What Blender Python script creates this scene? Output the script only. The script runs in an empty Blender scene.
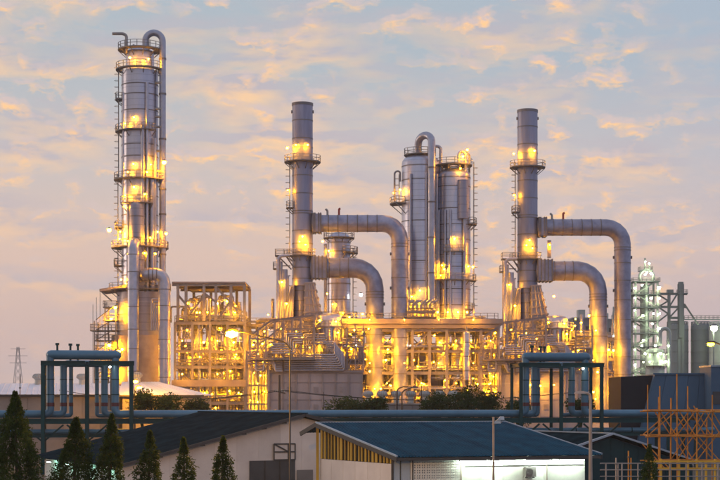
import bpy, bmesh, math, random
from mathutils import Vector, Matrix, Quaternion

random.seed(7)
SC = bpy.context.scene
COL = SC.collection
R = math.radians

# ---------------------------------------------------------------- camera
FPX = 1600.0          # focal length in photo pixels (720 px wide frame)
CAMZ = 9.7            # eye height, metres
HOR = 400.0           # photo row of the horizon
cam_d = bpy.data.cameras.new('camera')
cam = bpy.data.objects.new('camera', cam_d)
COL.objects.link(cam)
cam.location = (0, 0, CAMZ)
cam.rotation_euler = (R(90), 0, 0)
cam_d.sensor_width = 36.0
cam_d.lens = FPX * 36.0 / 720.0
cam_d.shift_y = (HOR - 240.0) / 720.0
cam_d.clip_start = 1.0
cam_d.clip_end = 20000.0
SC.camera = cam

# ---------------------------------------------------------------- world
SUN_EL, SUN_AZ = 4.0, -80.0      # degrees; azimuth from +Y, negative = left
world = bpy.data.worlds.new('World')
SC.world = world
world.use_nodes = True
wn, wl = world.node_tree.nodes, world.node_tree.links
wn.clear()

def W(kind, **kw):
    n = wn.new(kind)
    for k, v in kw.items():
        setattr(n, k, v)
    return n

def wmath(op, a, b=None, clamp=False):
    n = W('ShaderNodeMath', operation=op, use_clamp=clamp)
    for i, v in enumerate((a, b)):
        if v is None:
            continue
        if isinstance(v, (int, float)):
            n.inputs[i].default_value = v
        else:
            wl.new(v, n.inputs[i])
    return n.outputs[0]

def wmix(fac, a, b):
    n = W('ShaderNodeMix', data_type='RGBA')
    if isinstance(fac, (int, float)):
        n.inputs[0].default_value = fac
    else:
        wl.new(fac, n.inputs[0])
    for i, v in ((6, a), (7, b)):
        if isinstance(v, tuple):
            n.inputs[i].default_value = (*v, 1)
        else:
            wl.new(v, n.inputs[i])
    return n.outputs[2]

def wramp(v, stops):
    n = W('ShaderNodeValToRGB')
    el = n.color_ramp.elements
    while len(el) < len(stops):
        el.new(0.5)
    for e, (p, c) in zip(el, stops):
        e.position = p
        e.color = (c, c, c, 1) if isinstance(c, (int, float)) else (*c, 1)
    wl.new(v, n.inputs[0])
    return n.outputs[0]

WS = 0.122
sky = W('ShaderNodeTexSky', sky_type='NISHITA', sun_disc=False)
sky.sun_elevation = R(SUN_EL)
sky.sun_rotation = R(SUN_AZ)
sky.altitude = 10
sky.air_density = 1.0
sky.dust_density = 3.0
sky.ozone_density = 2.0
tc = W('ShaderNodeTexCoord')
sep = W('ShaderNodeSeparateXYZ')
wl.new(tc.outputs['Generated'], sep.inputs[0])
el = wmath('MAXIMUM', sep.outputs[2], 0.0)          # sine of the elevation

def wnoise(scale, stretch, detail, rough, off, dist=0.0):
    mp = W('ShaderNodeMapping')
    mp.inputs['Scale'].default_value = (scale, scale, scale * stretch)
    mp.inputs['Location'].default_value = off
    wl.new(tc.outputs['Generated'], mp.inputs[0])
    n = W('ShaderNodeTexNoise')
    n.inputs['Scale'].default_value = 1.0
    n.inputs['Detail'].default_value = detail
    n.inputs['Roughness'].default_value = rough
    n.inputs['Distortion'].default_value = dist
    wl.new(mp.outputs[0], n.inputs['Vector'])
    return n.outputs[0]

# clear evening air: the Nishita sky behind a pale veil that thickens to the horizon
warm = wramp(el, [(0.0, (6.0, 4.6, 4.35)), (0.04, (6.4, 4.7, 4.3)), (0.09, (6.9, 5.05, 4.3)),
                  (0.15, (5.5, 5.0, 4.95)), (0.21, (4.1, 4.65, 5.15)), (0.8, (2.9, 4.1, 5.9))])
cool = wramp(el, [(0.0, (3.3, 4.0, 6.0)), (0.10, (3.4, 4.2, 6.2)), (0.30, (3.2, 4.2, 6.2)), (0.8, (2.9, 4.1, 5.9))])
# the glow fades from the sunset side round to the far side of the sky
dt = W('ShaderNodeVectorMath', operation='DOT_PRODUCT')
wl.new(tc.outputs['Generated'], dt.inputs[0])
dt.inputs[1].default_value = (math.sin(R(SUN_AZ)), math.cos(R(SUN_AZ)), 0)
side = W('ShaderNodeMapRange', interpolation_type='SMOOTHSTEP')
side.inputs['From Min'].default_value = -0.75
side.inputs['From Max'].default_value = 0.25
wl.new(dt.outputs['Value'], side.inputs[0])
veil = wmix(side.outputs[0], cool, warm)
base = wmix(0.88, sky.outputs[0], veil)
# two decks of cloud: grey-mauve bodies whose undersides catch the last light
def deck_of_cloud(under, scale, stretch, off, lo, hi, drop, gate, opacity, body, lit):
    n0 = wnoise(scale, stretch, 6.0, 0.57, off, 0.2)
    n1 = wnoise(scale, stretch, 3.0, 0.5, (off[0], off[1], off[2] + drop), 0.2)
    mask = wmath('MULTIPLY', wramp(n0, [(lo, 0.0), (hi, 1.0)]), gate)
    glow = wmath('MULTIPLY_ADD', wmath('SUBTRACT', n1, n0), 7.5, True)
    glow.node.inputs[2].default_value = 0.36
    return wmix(wmath('MULTIPLY', mask, opacity), under, wmix(glow, body, lit))
gate_b = wramp(el, [(0.0, 0.25), (0.04, 0.7), (0.10, 1.0), (0.19, 1.0), (0.30, 0.6)])
gate_p = wmath('MULTIPLY', wramp(el, [(0.0, 0.0), (0.05, 0.35), (0.11, 1.0)]),
               wramp(wnoise(9.0, 2.0, 3.0, 0.5, (7.7, 2.4, 0.3)), [(0.38, 0.0), (0.54, 1.0)]))
c1 = deck_of_cloud(base, 12.0, 3.4, (3.1, 0.7, 2.2), 0.43, 0.64, 0.22, gate_b, 0.85, (4.55, 4.05, 4.4), (9.0, 5.6, 2.9))
c2 = deck_of_cloud(c1, 50.0, 2.0, (1.3, 8.1, 4.7), 0.50, 0.64, 0.30, gate_p, 0.95, (5.8, 4.7, 4.5), (10.0, 5.7, 2.2))
bg = W('ShaderNodeBackground')
bg.inputs['Strength'].default_value = WS
wl.new(c2, bg.inputs['Color'])
wo = W('ShaderNodeOutputWorld')
wl.new(bg.outputs[0], wo.inputs['Surface'])

# ---------------------------------------------------------------- sun
sun_d = bpy.data.lights.new('sun', 'SUN')
sun = bpy.data.objects.new('sun', sun_d)
COL.objects.link(sun)
sun_d.energy = 0.5
sun_d.angle = R(12)
sun_d.color = (1.0, 0.72, 0.52)
_sd = Vector((math.sin(R(SUN_AZ)) * math.cos(R(SUN_EL)), math.cos(R(SUN_AZ)) * math.cos(R(SUN_EL)), math.sin(R(SUN_EL))))
sun.rotation_euler = _sd.to_track_quat('Z', 'Y').to_euler()

SC.view_settings.view_transform = 'Standard'
SC.view_settings.look = 'None'
SC.view_settings.exposure = 0.0
SC.view_settings.gamma = 1.0
SC.view_settings.use_curve_mapping = False
SC.render.engine = 'CYCLES'
SC.cycles.use_denoising = True
SC.cycles.max_bounces = 5
SC.cycles.sample_clamp_indirect = 4.0

# ---------------------------------------------------------------- helpers
def pt(px, py, d):
    """Photo pixel + distance in metres -> point."""
    return Vector(((px - 360.0) * d / FPX, d, CAMZ + (HOR - py) * d / FPX))

MATS = {}
def mat(name, c1, c2=None, scale=0.6, rough=0.5, metal=0.0, seam=0.0, seam_dark=0.6, bump=0.0, streak=False,
        rvar=0.08, spec=0.5):
    m = bpy.data.materials.new(name)
    m.use_nodes = True
    n, l = m.node_tree.nodes, m.node_tree.links
    b = n['Principled BSDF']
    b.inputs['Metallic'].default_value = metal
    b.inputs['Specular IOR Level'].default_value = spec
    c2 = c2 or tuple(x * 0.72 for x in c1)
    g = n.new('ShaderNodeNewGeometry')
    mp = n.new('ShaderNodeMapping')
    mp.inputs['Scale'].default_value = (scale, scale, scale * (0.12 if streak else 1.0))
    l.new(g.outputs['Position'], mp.inputs[0])
    nz = n.new('ShaderNodeTexNoise')
    nz.inputs['Scale'].default_value = 1.0
    nz.inputs['Detail'].default_value = 6.0
    nz.inputs['Roughness'].default_value = 0.62
    l.new(mp.outputs[0], nz.inputs['Vector'])
    rp = n.new('ShaderNodeValToRGB')
    rp.color_ramp.elements[0].position = 0.34
    rp.color_ramp.elements[1].position = 0.66
    rp.color_ramp.elements[0].color = (*c2, 1)
    rp.color_ramp.elements[1].color = (*c1, 1)
    l.new(nz.outputs[0], rp.inputs[0])
    # each object differs a little in tone
    oi = n.new('ShaderNodeObjectInfo')
    hv = n.new('ShaderNodeHueSaturation')
    mr = n.new('ShaderNodeMapRange')
    mr.inputs['To Min'].default_value = 0.88
    mr.inputs['To Max'].default_value = 1.10
    l.new(oi.outputs['Random'], mr.inputs[0])
    l.new(mr.outputs[0], hv.inputs['Value'])
    l.new(rp.outputs[0], hv.inputs['Color'])
    col = hv.outputs[0]
    if seam > 0:                                # lap joints of the sheet cladding, one every `seam` metres
        sx = n.new('ShaderNodeSeparateXYZ')
        l.new(g.outputs['Position'], sx.inputs[0])
        dv = n.new('ShaderNodeMath'); dv.operation = 'DIVIDE'; dv.inputs[1].default_value = seam
        l.new(sx.outputs[2], dv.inputs[0])
        fr = n.new('ShaderNodeMath'); fr.operation = 'FRACT'
        l.new(dv.outputs[0], fr.inputs[0])
        sr = n.new('ShaderNodeValToRGB')
        sr.color_ramp.elements[0].color = (seam_dark,) * 3 + (1,)
        sr.color_ramp.elements[1].color = (1, 1, 1, 1)
        sr.color_ramp.elements[0].position = 0.05
        sr.color_ramp.elements[1].position = 0.11
        l.new(fr.outputs[0], sr.inputs[0])
        mx = n.new('ShaderNodeMix'); mx.data_type = 'RGBA'; mx.blend_type = 'MULTIPLY'
        mx.inputs[0].default_value = 1.0
        l.new(col, mx.inputs[6]); l.new(sr.outputs[0], mx.inputs[7])
        col = mx.outputs[2]
    l.new(col, b.inputs['Base Color'])
    rr = n.new('ShaderNodeMapRange')
    rr.inputs['To Min'].default_value = max(0.05, rough - rvar)
    rr.inputs['To Max'].default_value = min(1.0, rough + rvar)
    l.new(nz.outputs[0], rr.inputs[0])
    l.new(rr.outputs[0], b.inputs['Roughness'])
    if bump > 0:
        bn = n.new('ShaderNodeTexNoise')
        bn.inputs['Scale'].default_value = 3.0
        bn.inputs['Detail'].default_value = 4.0
        l.new(g.outputs['Position'], bn.inputs['Vector'])
        bp = n.new('ShaderNodeBump')
        bp.inputs['Strength'].default_value = bump
        bp.inputs['Distance'].default_value = 0.05
        l.new(bn.outputs[0], bp.inputs['Height'])
        l.new(bp.outputs[0], b.inputs['Normal'])
    MATS[name] = m
    return m

def emat(name, c, s):
    m = bpy.data.materials.new(name)
    m.use_nodes = True
    n, l = m.node_tree.nodes, m.node_tree.links
    n.clear()
    e = n.new('ShaderNodeEmission')
    e.inputs[0].default_value = (*c, 1)
    e.inputs[1].default_value = s
    o = n.new('ShaderNodeOutputMaterial')
    l.new(e.outputs[0], o.inputs[0])
    MATS[name] = m
    return m

WM = {}            # world matrices of everything placed
def place(o, M, parent=None):
    COL.objects.link(o)
    WM[o.name] = M
    if parent is not None:
        o.parent = parent
        o.matrix_basis = WM[parent.name].inverted() @ M
    else:
        o.matrix_basis = M
    return o

def tag(o, label, cat, group=None):
    o['label'] = label
    o['category'] = cat
    if group:
        o['group'] = group
    return o

def struct(o):
    o['kind'] = 'structure'
    return o

def stuff(o):
    o['kind'] = 'stuff'
    return o

def thing(name, loc, label, cat, group=None):
    o = bpy.data.objects.new(name, None)
    o.empty_display_size = 0.5
    place(o, Matrix.Translation(Vector(loc)))
    return tag(o, label, cat, group)

def frame(d, up=Vector((0, 0, 1))):
    d = Vector(d).normalized()
    x = d.cross(up)
    if x.length < 1e-4:
        x = Vector((1, 0, 0))
    x.normalize()
    return x, d.cross(x).normalized(), d

class MB:
    """Collects shapes in world space; build() links them as one mesh."""
    def __init__(s):
        s.v, s.f = [], []
    def add(s, vs, fs):
        k = len(s.v)
        s.v += [tuple(v) for v in vs]
        s.f += [tuple(i + k for i in f) for f in fs]
        return s
    def box(s, c, size, rz=0.0):
        c = Vector(c); h = Vector(size) * 0.5
        Rm = Matrix.Rotation(rz, 3, 'Z')
        vs = [c + Rm @ Vector((sx * h.x, sy * h.y, sz * h.z)) for sx in (-1, 1) for sy in (-1, 1) for sz in (-1, 1)]
        return s.add(vs, [(0, 1, 3, 2), (4, 6, 7, 5), (0, 4, 5, 1), (2, 3, 7, 6), (0, 2, 6, 4), (1, 5, 7, 3)])
    def bar(s, a, b, w, h=None):
        a, b = Vector(a), Vector(b); h = h or w
        x, y, _ = frame(b - a)
        vs = [p + x * sx * w / 2 + y * sy * h / 2 for p in (a, b) for sx, sy in ((-1, -1), (1, -1), (1, 1), (-1, 1))]
        return s.add(vs, [(3, 2, 1, 0), (4, 5, 6, 7)] + [(i, (i + 1) % 4, 4 + (i + 1) % 4, 4 + i) for i in range(4)])
    def tube(s, path, r, seg=10, caps=True):
        path = [Vector(p) for p in path]
        n = len(path); rs = r if isinstance(r, (list, tuple)) else [r] * n
        T = []
        for i in range(n):
            a = (path[i] - path[i - 1]).normalized() if i else (path[1] - path[0]).normalized()
            b = (path[i + 1] - path[i]).normalized() if i < n - 1 else a
            T.append((a, b))
        x, y, _ = frame(T[0][0])
        vs = []
        for i, p in enumerate(path):
            t = (T[i][0] + T[i][1]).normalized()
            if i:
                x = (x - t * x.dot(t)).normalized(); y = t.cross(x).normalized()
            for j in range(seg):
                a = 2 * math.pi * j / seg
                vs.append(p + (x * math.cos(a) + y * math.sin(a)) * rs[i])
        fs = [(i * seg + j, i * seg + (j + 1) % seg, (i + 1) * seg + (j + 1) % seg, (i + 1) * seg + j)
              for i in range(n - 1) for j in range(seg)]
        if caps:
            fs.append(tuple(range(seg))[::-1]); fs.append(tuple((n - 1) * seg + j for j in range(seg)))
        return s.add(vs, fs)
    def lathe(s, prof, c, seg=40, a0=0.0, a1=360.0):
        """prof: list of (radius, z) from the bottom up, turned about the vertical through c."""
        c = Vector(c); full = abs(a1 - a0) >= 359.9; m = seg if full else seg + 1
        vs = []
        for r, z in prof:
            for j in range(m):
                a = R(a0 + (a1 - a0) * j / seg)
                vs.append(Vector((c.x + r * math.cos(a), c.y + r * math.sin(a), z)))
        fs = []
        for i in range(len(prof) - 1):
            for j in range(seg):
                k = (j + 1) % m
                fs.append((i * m + j, i * m + k, (i + 1) * m + k, (i + 1) * m + j))
        return s.add(vs, fs)
    def prism(s, poly, ext):
        poly = [Vector(p) for p in poly]; ext = Vector(ext); n = len(poly)
        return s.add(poly + [p + ext for p in poly],
                     [tuple(range(n))[::-1], tuple(range(n, 2 * n))] + [(i, (i + 1) % n, n + (i + 1) % n, n + i) for i in range(n)])
    def frustum(s, c0, s0, c1, s1):
        """tapered box: centre and (x, y) size at the bottom and the top"""
        vs = []
        for c, (a, b) in ((Vector(c0), s0), (Vector(c1), s1)):
            vs += [c + Vector((sx * a / 2, sy * b / 2, 0)) for sx, sy in ((-1, -1), (1, -1), (1, 1), (-1, 1))]
        return s.add(vs, [(3, 2, 1, 0), (4, 5, 6, 7)] + [(i, (i + 1) % 4, 4 + (i + 1) % 4, 4 + i) for i in range(4)])
    def build(s, name, m, parent=None, smooth=True, origin=None):
        xs = [v[0] for v in s.v]; ys = [v[1] for v in s.v]; zs = [v[2] for v in s.v]
        o0 = Vector(origin) if origin is not None else Vector(((min(xs) + max(xs)) / 2, (min(ys) + max(ys)) / 2, min(zs)))
        me = bpy.data.meshes.new(name)
        me.from_pydata([(v[0] - o0.x, v[1] - o0.y, v[2] - o0.z) for v in s.v], [], s.f)
        bm = bmesh.new(); bm.from_mesh(me); bmesh.ops.recalc_face_normals(bm, faces=bm.faces); bm.to_mesh(me); bm.free()
        me.materials.append(MATS[m])
        if smooth:
            me.polygons.foreach_set('use_smooth', [True] * len(me.polygons))
            me.set_sharp_from_angle(angle=R(32))
        return place(bpy.data.objects.new(name, me), Matrix.Translation(o0), parent)

UNIT = {}
def unit(shape, m):
    k = (shape, m)
    if k not in UNIT:
        b = MB()
        if shape == 'box':
            b.box((0, 0, 0), (1, 1, 1))
        elif shape == 'hbeam':               # rolled H section along z
            pr = [(-.5, -.5), (.5, -.5), (.5, -.34), (.1, -.34), (.1, .34), (.5, .34), (.5, .5), (-.5, .5), (-.5, .34), (-.1, .34), (-.1, -.34), (-.5, -.34)]
            b.prism([(x, y, -.5) for x, y in pr], (0, 0, 1))
        elif shape == 'cyl':
            b.lathe([(1, -.5), (1, .5)], (0, 0, 0), 14)
            b.f += [tuple(range(14))[::-1], tuple(range(14, 28))]
        elif shape == 'thin':
            b.lathe([(1, -.5), (1, .5)], (0, 0, 0), 8)
            b.f += [tuple(range(8))[::-1], tuple(range(8, 16))]
        elif shape == 'ring':                # collar: radius 1, height 1
            b.lathe([(0.97, -.5), (1, -.5), (1, .5), (0.97, .5)], (0, 0, 0), 40)
        elif shape == 'ico':
            t = bmesh.new(); bmesh.ops.create_icosphere(t, subdivisions=2, radius=1.0)
            b.add([v.co.copy() for v in t.verts], [[v.index for v in f.verts] for f in t.faces]); t.free()
        elif shape == 'ico1':
            t = bmesh.new(); bmesh.ops.create_icosphere(t, subdivisions=1, radius=1.0)
            b.add([v.co.copy() for v in t.verts], [[v.index for v in f.verts] for f in t.faces]); t.free()
        elif shape == 'lampbody':            # bracket arm with a hooded well-glass fitting; bulb hangs at the origin
            b.tube([(0, 1.6, -.9), (0, 1.6, .9), (0, 1.2, 1.3), (0, .2, 1.3)], .14, 6)
            b.lathe([(.22, 1.35), (.55, 1.15), (1.15, .75), (1.25, .55), (1.12, .55), (.5, 1.0)], (0, 0, 0), 10)
        me = bpy.data.meshes.new(shape)
        me.from_pydata(b.v, [], b.f)
        me.materials.append(MATS[m])
        if shape in ('cyl', 'thin', 'ring', 'ico', 'ico1', 'lampbody'):
            me.polygons.foreach_set('use_smooth', [True] * len(me.polygons))
            me.set_sharp_from_angle(angle=R(40))
        UNIT[k] = me
    return UNIT[k]

def piece(shape, name, m, parent, M):
    return place(bpy.data.objects.new(name, unit(shape, m)), M, parent)

def beam(name, m, parent, a, b, w, h=None, shape='hbeam'):
    a, b = Vector(a), Vector(b); h = h or w
    x, y, z = frame(b - a)
    Mx = Matrix((x, y, z)).transposed().to_4x4() @ Matrix.Diagonal((w, h, (b - a).length, 1))
    return piece(shape, name, m, parent, Matrix.Translation((a + b) / 2) @ Mx)

def rod(name, m, parent, a, b, r, shape='thin'):
    return beam(name, m, parent, a, b, r, r, shape)

def block(name, m, parent, c, size, rz=0.0):
    return piece('box', name, m, parent, Matrix.Translation(Vector(c)) @ Matrix.Rotation(rz, 4, 'Z') @ Matrix.Diagonal((*size, 1)))

def ring(name, m, parent, c, r, h):
    return piece('ring', name, m, parent, Matrix.Translation(Vector(c)) @ Matrix.Diagonal((r, r, h, 1)))

def ring_on(name, m, parent, c, d, r, h):
    x, y, z = frame(d)
    return piece('ring', name, m, parent, Matrix.Translation(Vector(c)) @ Matrix((x, y, z)).transposed().to_4x4() @ Matrix.Diagonal((r, r, h, 1)))

LR = random.Random(99)
def lamp(parent, p, m='sodium', r=0.15, face=0.0):
    """a well-glass lamp on a bracket; `face` turns the bracket (0: behind the bulb, +Y)"""
    p = Vector(p); r *= LR.choice((.75, .9, 1.0, 1.1, 1.3))
    Mb = Matrix.Translation(p) @ Matrix.Rotation(face, 4, 'Z') @ Matrix.Diagonal((r, r, r, 1))
    h = piece('lampbody', 'lamp', 'fitting', parent, Mb)
    return piece('ico1', 'bulb', m, h, Mb)

def arc(c, u, v, r, a0, a1, n=7):
    c, u, v = Vector(c), Vector(u), Vector(v)
    return [c + (u * math.cos(R(a0 + (a1 - a0) * i / n)) + v * math.sin(R(a0 + (a1 - a0) * i / n))) * r for i in range(n + 1)]

def bend(path, rad, n=6):
    """round the corners of a polyline"""
    P = [Vector(p) for p in path]; out = [P[0]]
    for i in range(1, len(P) - 1):
        a, b = (P[i - 1] - P[i]).normalized(), (P[i + 1] - P[i]).normalized()
        ang = a.angle(b)
        if ang > R(178):
            out.append(P[i]); continue
        t = min(rad / math.tan(ang / 2), (P[i - 1] - P[i]).length * 0.49, (P[i + 1] - P[i]).length * 0.49)
        rr = t * math.tan(ang / 2)
        c = P[i] + (a + b).normalized() * (rr / math.sin(ang / 2))
        s, e = P[i] + a * t - c, P[i] + b * t - c
        th = math.pi - ang
        q = (e - s * math.cos(th)) / math.sin(th)
        for k in range(n + 1):
            out.append(c + s * math.cos(th * k / n) + q * math.sin(th * k / n))
    out.append(P[-1])
    return out

def pipe(name, m, parent, path, r, rad=None, seg=12, n=6):
    return MB().tube(bend(path, rad or r * 2.2, n), r, seg).build(name, m, parent)

def rail_mesh(pts, closed=False, h=1.1, r=0.055):
    b = MB()
    P = [Vector(p) for p in pts]
    up = Vector((0, 0, 1))
    for q in (h, h * 0.52):
        b.tube([p + up * q for p in P] + ([P[0] + up * q] if closed else []), r, 5)
    acc = 0.0
    for i, p in enumerate(P):
        if i:
            acc += (p - P[i - 1]).length
        if i in (0, len(P) - 1) or acc >= 1.1:
            b.bar(p, p + up * h, r * 2); acc = 0.0
    return b

def platform(parent, c, z, ri, ro, a0=0.0, a1=360.0, h=1.1, brackets=True):
    """grating ring round a shell with brackets under it and a handrail"""
    c = Vector(c); n = max(6, int(abs(a1 - a0) / 9)); full = abs(a1 - a0) > 359
    b = MB().lathe([(ri, z - .14), (ro, z - .14), (ro, z + .05), (ri, z + .05), (ri, z - .14)], c, n, a0, a1)
    if not full:
        m = n + 1
        b.f += [(k * m, (k + 1) % 5 * m, (k + 1) % 5 * m, k * m) for k in range(0)]
        b.f += [(0, m, 2 * m, 3 * m), (n, m + n, 2 * m + n, 3 * m + n)]
    if brackets:
        q = max(2, int(abs(a1 - a0) / 36))
        for i in range(q + (0 if full else 1)):
            a = R(a0 + (a1 - a0) * i / q)
            u = Vector((math.cos(a), math.sin(a), 0))
            b.bar(Vector((c.x, c.y, z - .2)) + u * (ro - .1), Vector((c.x, c.y, z - .2 - (ro - ri) * .8)) + u * (ri + .02), .12)
    o = b.build('platform', 'grating', parent, smooth=False)
    P = [Vector((c.x + (ro - .06) * math.cos(R(a0 + (a1 - a0) * i / n)), c.y + (ro - .06) * math.sin(R(a0 + (a1 - a0) * i / n)), z + .05)) for i in range(n + (0 if full else 1))]
    if not full:
        u0 = Vector((math.cos(R(a0)), math.sin(R(a0)), 0)); u1 = Vector((math.cos(R(a1)), math.sin(R(a1)), 0))
        P = [Vector((c.x, c.y, z + .05)) + u0 * (ri + .1)] + P + [Vector((c.x, c.y, z + .05)) + u1 * (ri + .1)]
    rail_mesh(P, full, h).build('railing', 'rail', o)
    return o

def deck(parent, x0, x1, y0, y1, z, rail=True, t=0.2, m='grating', name='platform'):
    o = MB().box(((x0 + x1) / 2, (y0 + y1) / 2, z - t / 2), (x1 - x0, y1 - y0, t)).build(name, m, parent, smooth=False)
    if rail:
        e = .06
        P = []
        for (ax, ay), (bx, by) in zip([(x0 + e, y0 + e), (x1 - e, y0 + e), (x1 - e, y1 - e), (x0 + e, y1 - e)], [(x1 - e, y0 + e), (x1 - e, y1 - e), (x0 + e, y1 - e), (x0 + e, y0 + e)]):
            n = max(1, int(math.hypot(bx - ax, by - ay) / 1.4))
            P += [Vector((ax + (bx - ax) * i / n, ay + (by - ay) * i / n, z)) for i in range(n)]
        rail_mesh(P, True).build('railing', 'rail', o)
    return o

def ladder(parent, p0, z1, out, cage=True):
    """caged ladder from p0 up to z1; `out` is the side one climbs on"""
    p0 = Vector(p0); out = Vector(out).normalized(); s = Vector((0, 0, 1)).cross(out)
    b = MB()
    for q in (-.28, .28):
        b.bar(p0 + s * q, Vector((p0.x, p0.y, z1 + 1.0)) + s * q, .09)
    z = p0.z + .3
    while z < z1:
        b.bar(Vector((p0.x, p0.y, z)) - s * .28, Vector((p0.x, p0.y, z)) + s * .28, .05); z += .45
    if cage:
        z = p0.z + 2.3
        while z < z1 + .9:
            c = Vector((p0.x, p0.y, z)) + out * .35
            b.tube([c - out * .35 - s * .38] + [c + (s * math.cos(a) + out * math.sin(a)) * .42 for a in [math.pi * (1 - k / 6) for k in range(7)]] + [c - out * .35 + s * .38], .035, 4)
            z += 1.2
    return b.build('ladder', 'rail', parent, smooth=False)

def shell(parent, c, r, z0, z1, m, name='shell', dome=0.0, seg=48):
    pr = [(r, z0), (r, z1)]
    if dome:
        for k in range(1, 7):
            a = math.pi / 2 * k / 6
            pr.append((max(.02, r * math.cos(a)), z1 + dome * math.sin(a)))
    b = MB().lathe(pr, c, seg)
    k = len(b.v)
    if not dome:
        b.f.append(tuple(range(seg, 2 * seg)))
    b.f.append(tuple(range(seg))[::-1])
    return b.build(name, m, parent)

# ---------------------------------------------------------------- materials
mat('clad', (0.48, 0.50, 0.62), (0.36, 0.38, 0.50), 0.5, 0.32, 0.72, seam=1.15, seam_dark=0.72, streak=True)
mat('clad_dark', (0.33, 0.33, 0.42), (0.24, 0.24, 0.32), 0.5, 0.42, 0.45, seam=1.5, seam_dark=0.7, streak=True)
mat('stack_paint', (0.31, 0.33, 0.47), (0.175, 0.185, 0.28), 0.45, 0.42, 0.4, bump=0.12, streak=True)
mat('duct_paint', (0.33, 0.35, 0.49), (0.19, 0.20, 0.30), 0.55, 0.42, 0.4, bump=0.12)
mat('flange', (0.20, 0.19, 0.21), None, 0.8, 0.55, 0.3)
mat('steel', (0.36, 0.34, 0.34), (0.26, 0.24, 0.24), 0.7, 0.55, 0.2)
mat('steel_grey', (0.30, 0.29, 0.32), (0.21, 0.20, 0.23), 0.7, 0.55, 0.2)
mat('pipe_alu', (0.41, 0.43, 0.53), (0.31, 0.33, 0.43), 0.9, 0.34, 0.6)
mat('grating', (0.22, 0.21, 0.21), None, 1.5, 0.6, 0.3)
mat('rail', (0.30, 0.29, 0.29), None, 1.5, 0.55, 0.2)
mat('concrete', (0.42, 0.39, 0.37), (0.30, 0.28, 0.27), 0.35, 0.85, 0.0, bump=0.25)
mat('deck_concrete', (0.40, 0.35, 0.34), (0.26, 0.22, 0.22), 0.3, 0.8, 0.0)
mat('firebox', (0.36, 0.35, 0.40), (0.28, 0.27, 0.32), 0.4, 0.6, 0.1, streak=True)
mat('valve', (0.40, 0.38, 0.37), None, 1.2, 0.45, 0.4)
mat('red_paint', (0.45, 0.06, 0.04), None, 1.0, 0.5)
mat('fitting', (0.12, 0.12, 0.12), None, 1.0, 0.5, 0.3)
mat('teal', (0.006, 0.060, 0.068), (0.004, 0.038, 0.047), 0.5, 0.5, 0.0, spec=0.2)
mat('teal_pipe', (0.085, 0.21, 0.32), (0.055, 0.15, 0.24), 0.4, 0.35, 0.15)
mat('dark_teal', (0.008, 0.04, 0.055), None, 0.5, 0.6, spec=0.2)
mat('maroon', (0.10, 0.02, 0.03), None, 1.0, 0.5)
mat('roof_grey', (0.018, 0.042, 0.058), (0.009, 0.023, 0.034), 0.6, 0.8, 0.0, spec=0.0)
mat('roof_blue', (0.016, 0.098, 0.185), (0.009, 0.060, 0.125), 0.7, 0.45, 0.0, spec=0.03)
mat('roof_white', (0.78, 0.81, 0.88), (0.64, 0.67, 0.76), 0.15, 0.7, 0.0, spec=0.0)
mat('roof_edge', (0.30, 0.40, 0.52), None, 0.6, 0.45, 0.2)
mat('trim_dark', (0.05, 0.05, 0.055), None, 1.0, 0.6)
mat('plaster', (0.76, 0.70, 0.66), (0.64, 0.58, 0.55), 0.35, 0.85, bump=0.1)
mat('white_wall', (0.74, 0.76, 0.74), (0.62, 0.65, 0.64), 0.5, 0.8)
mat('pale_blue', (0.38, 0.46, 0.55), (0.32, 0.39, 0.47), 0.5, 0.7)
mat('door_grey', (0.075, 0.078, 0.085), None, 0.6, 0.55)
mat('glass_dark', (0.03, 0.035, 0.04), None, 0.6, 0.12, 0.0)
mat('timber', (0.60, 0.40, 0.05), (0.36, 0.22, 0.03), 1.2, 0.75, streak=True)
mat('timber_dark', (0.045, 0.04, 0.03), None, 1.2, 0.8)
mat('shed_wall', (0.25, 0.24, 0.24), (0.18, 0.17, 0.17), 0.2, 0.8)
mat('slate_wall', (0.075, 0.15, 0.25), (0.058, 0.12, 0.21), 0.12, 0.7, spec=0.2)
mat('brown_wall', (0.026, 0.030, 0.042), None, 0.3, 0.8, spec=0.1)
mat('silo', (0.22, 0.24, 0.27), (0.17, 0.19, 0.215), 0.2, 0.6, 0.2, streak=True)
mat('pale_steel', (0.42, 0.46, 0.46), (0.32, 0.36, 0.36), 0.4, 0.5, 0.2)
mat('bamboo', (0.60, 0.27, 0.045), (0.38, 0.15, 0.025), 1.5, 0.7)  # orange lamplight is put into the pole colour
mat('yellow_rail', (0.72, 0.42, 0.04), (0.55, 0.30, 0.03), 1.0, 0.6)
mat('pole_paint', (0.42, 0.36, 0.33), None, 0.8, 0.55, 0.1)
mat('pole_dark', (0.075, 0.07, 0.07), None, 0.8, 0.5, 0.3)
mat('wire', (0.03, 0.03, 0.03), None, 1.0, 0.6)
mat('bark', (0.10, 0.07, 0.045), None, 2.0, 0.9)
mat('needle', (0.075, 0.11, 0.022), (0.022, 0.045, 0.013), 1.8, 0.65, spec=0.1)
mat('leaf', (0.05, 0.09, 0.024), (0.024, 0.048, 0.015), 0.8, 0.65, spec=0.1)
mat('ground', (0.085, 0.08, 0.07), (0.045, 0.05, 0.035), 0.05, 0.95, bump=0.3)
mat('yard', (0.22, 0.21, 0.20), (0.16, 0.155, 0.15), 0.08, 0.9)
mat('asphalt', (0.055, 0.055, 0.058), None, 0.3, 0.85)
mat('hill', (0.05, 0.065, 0.05), None, 0.02, 0.95)
SOD = (1.0, 0.37, 0.002)
emat('sodium', SOD, 1300.0)
emat('sodium_mod', SOD, 650.0)
emat('sodium_fill', SOD, 2100.0)  # strong emitter for the added fill lamps
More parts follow.
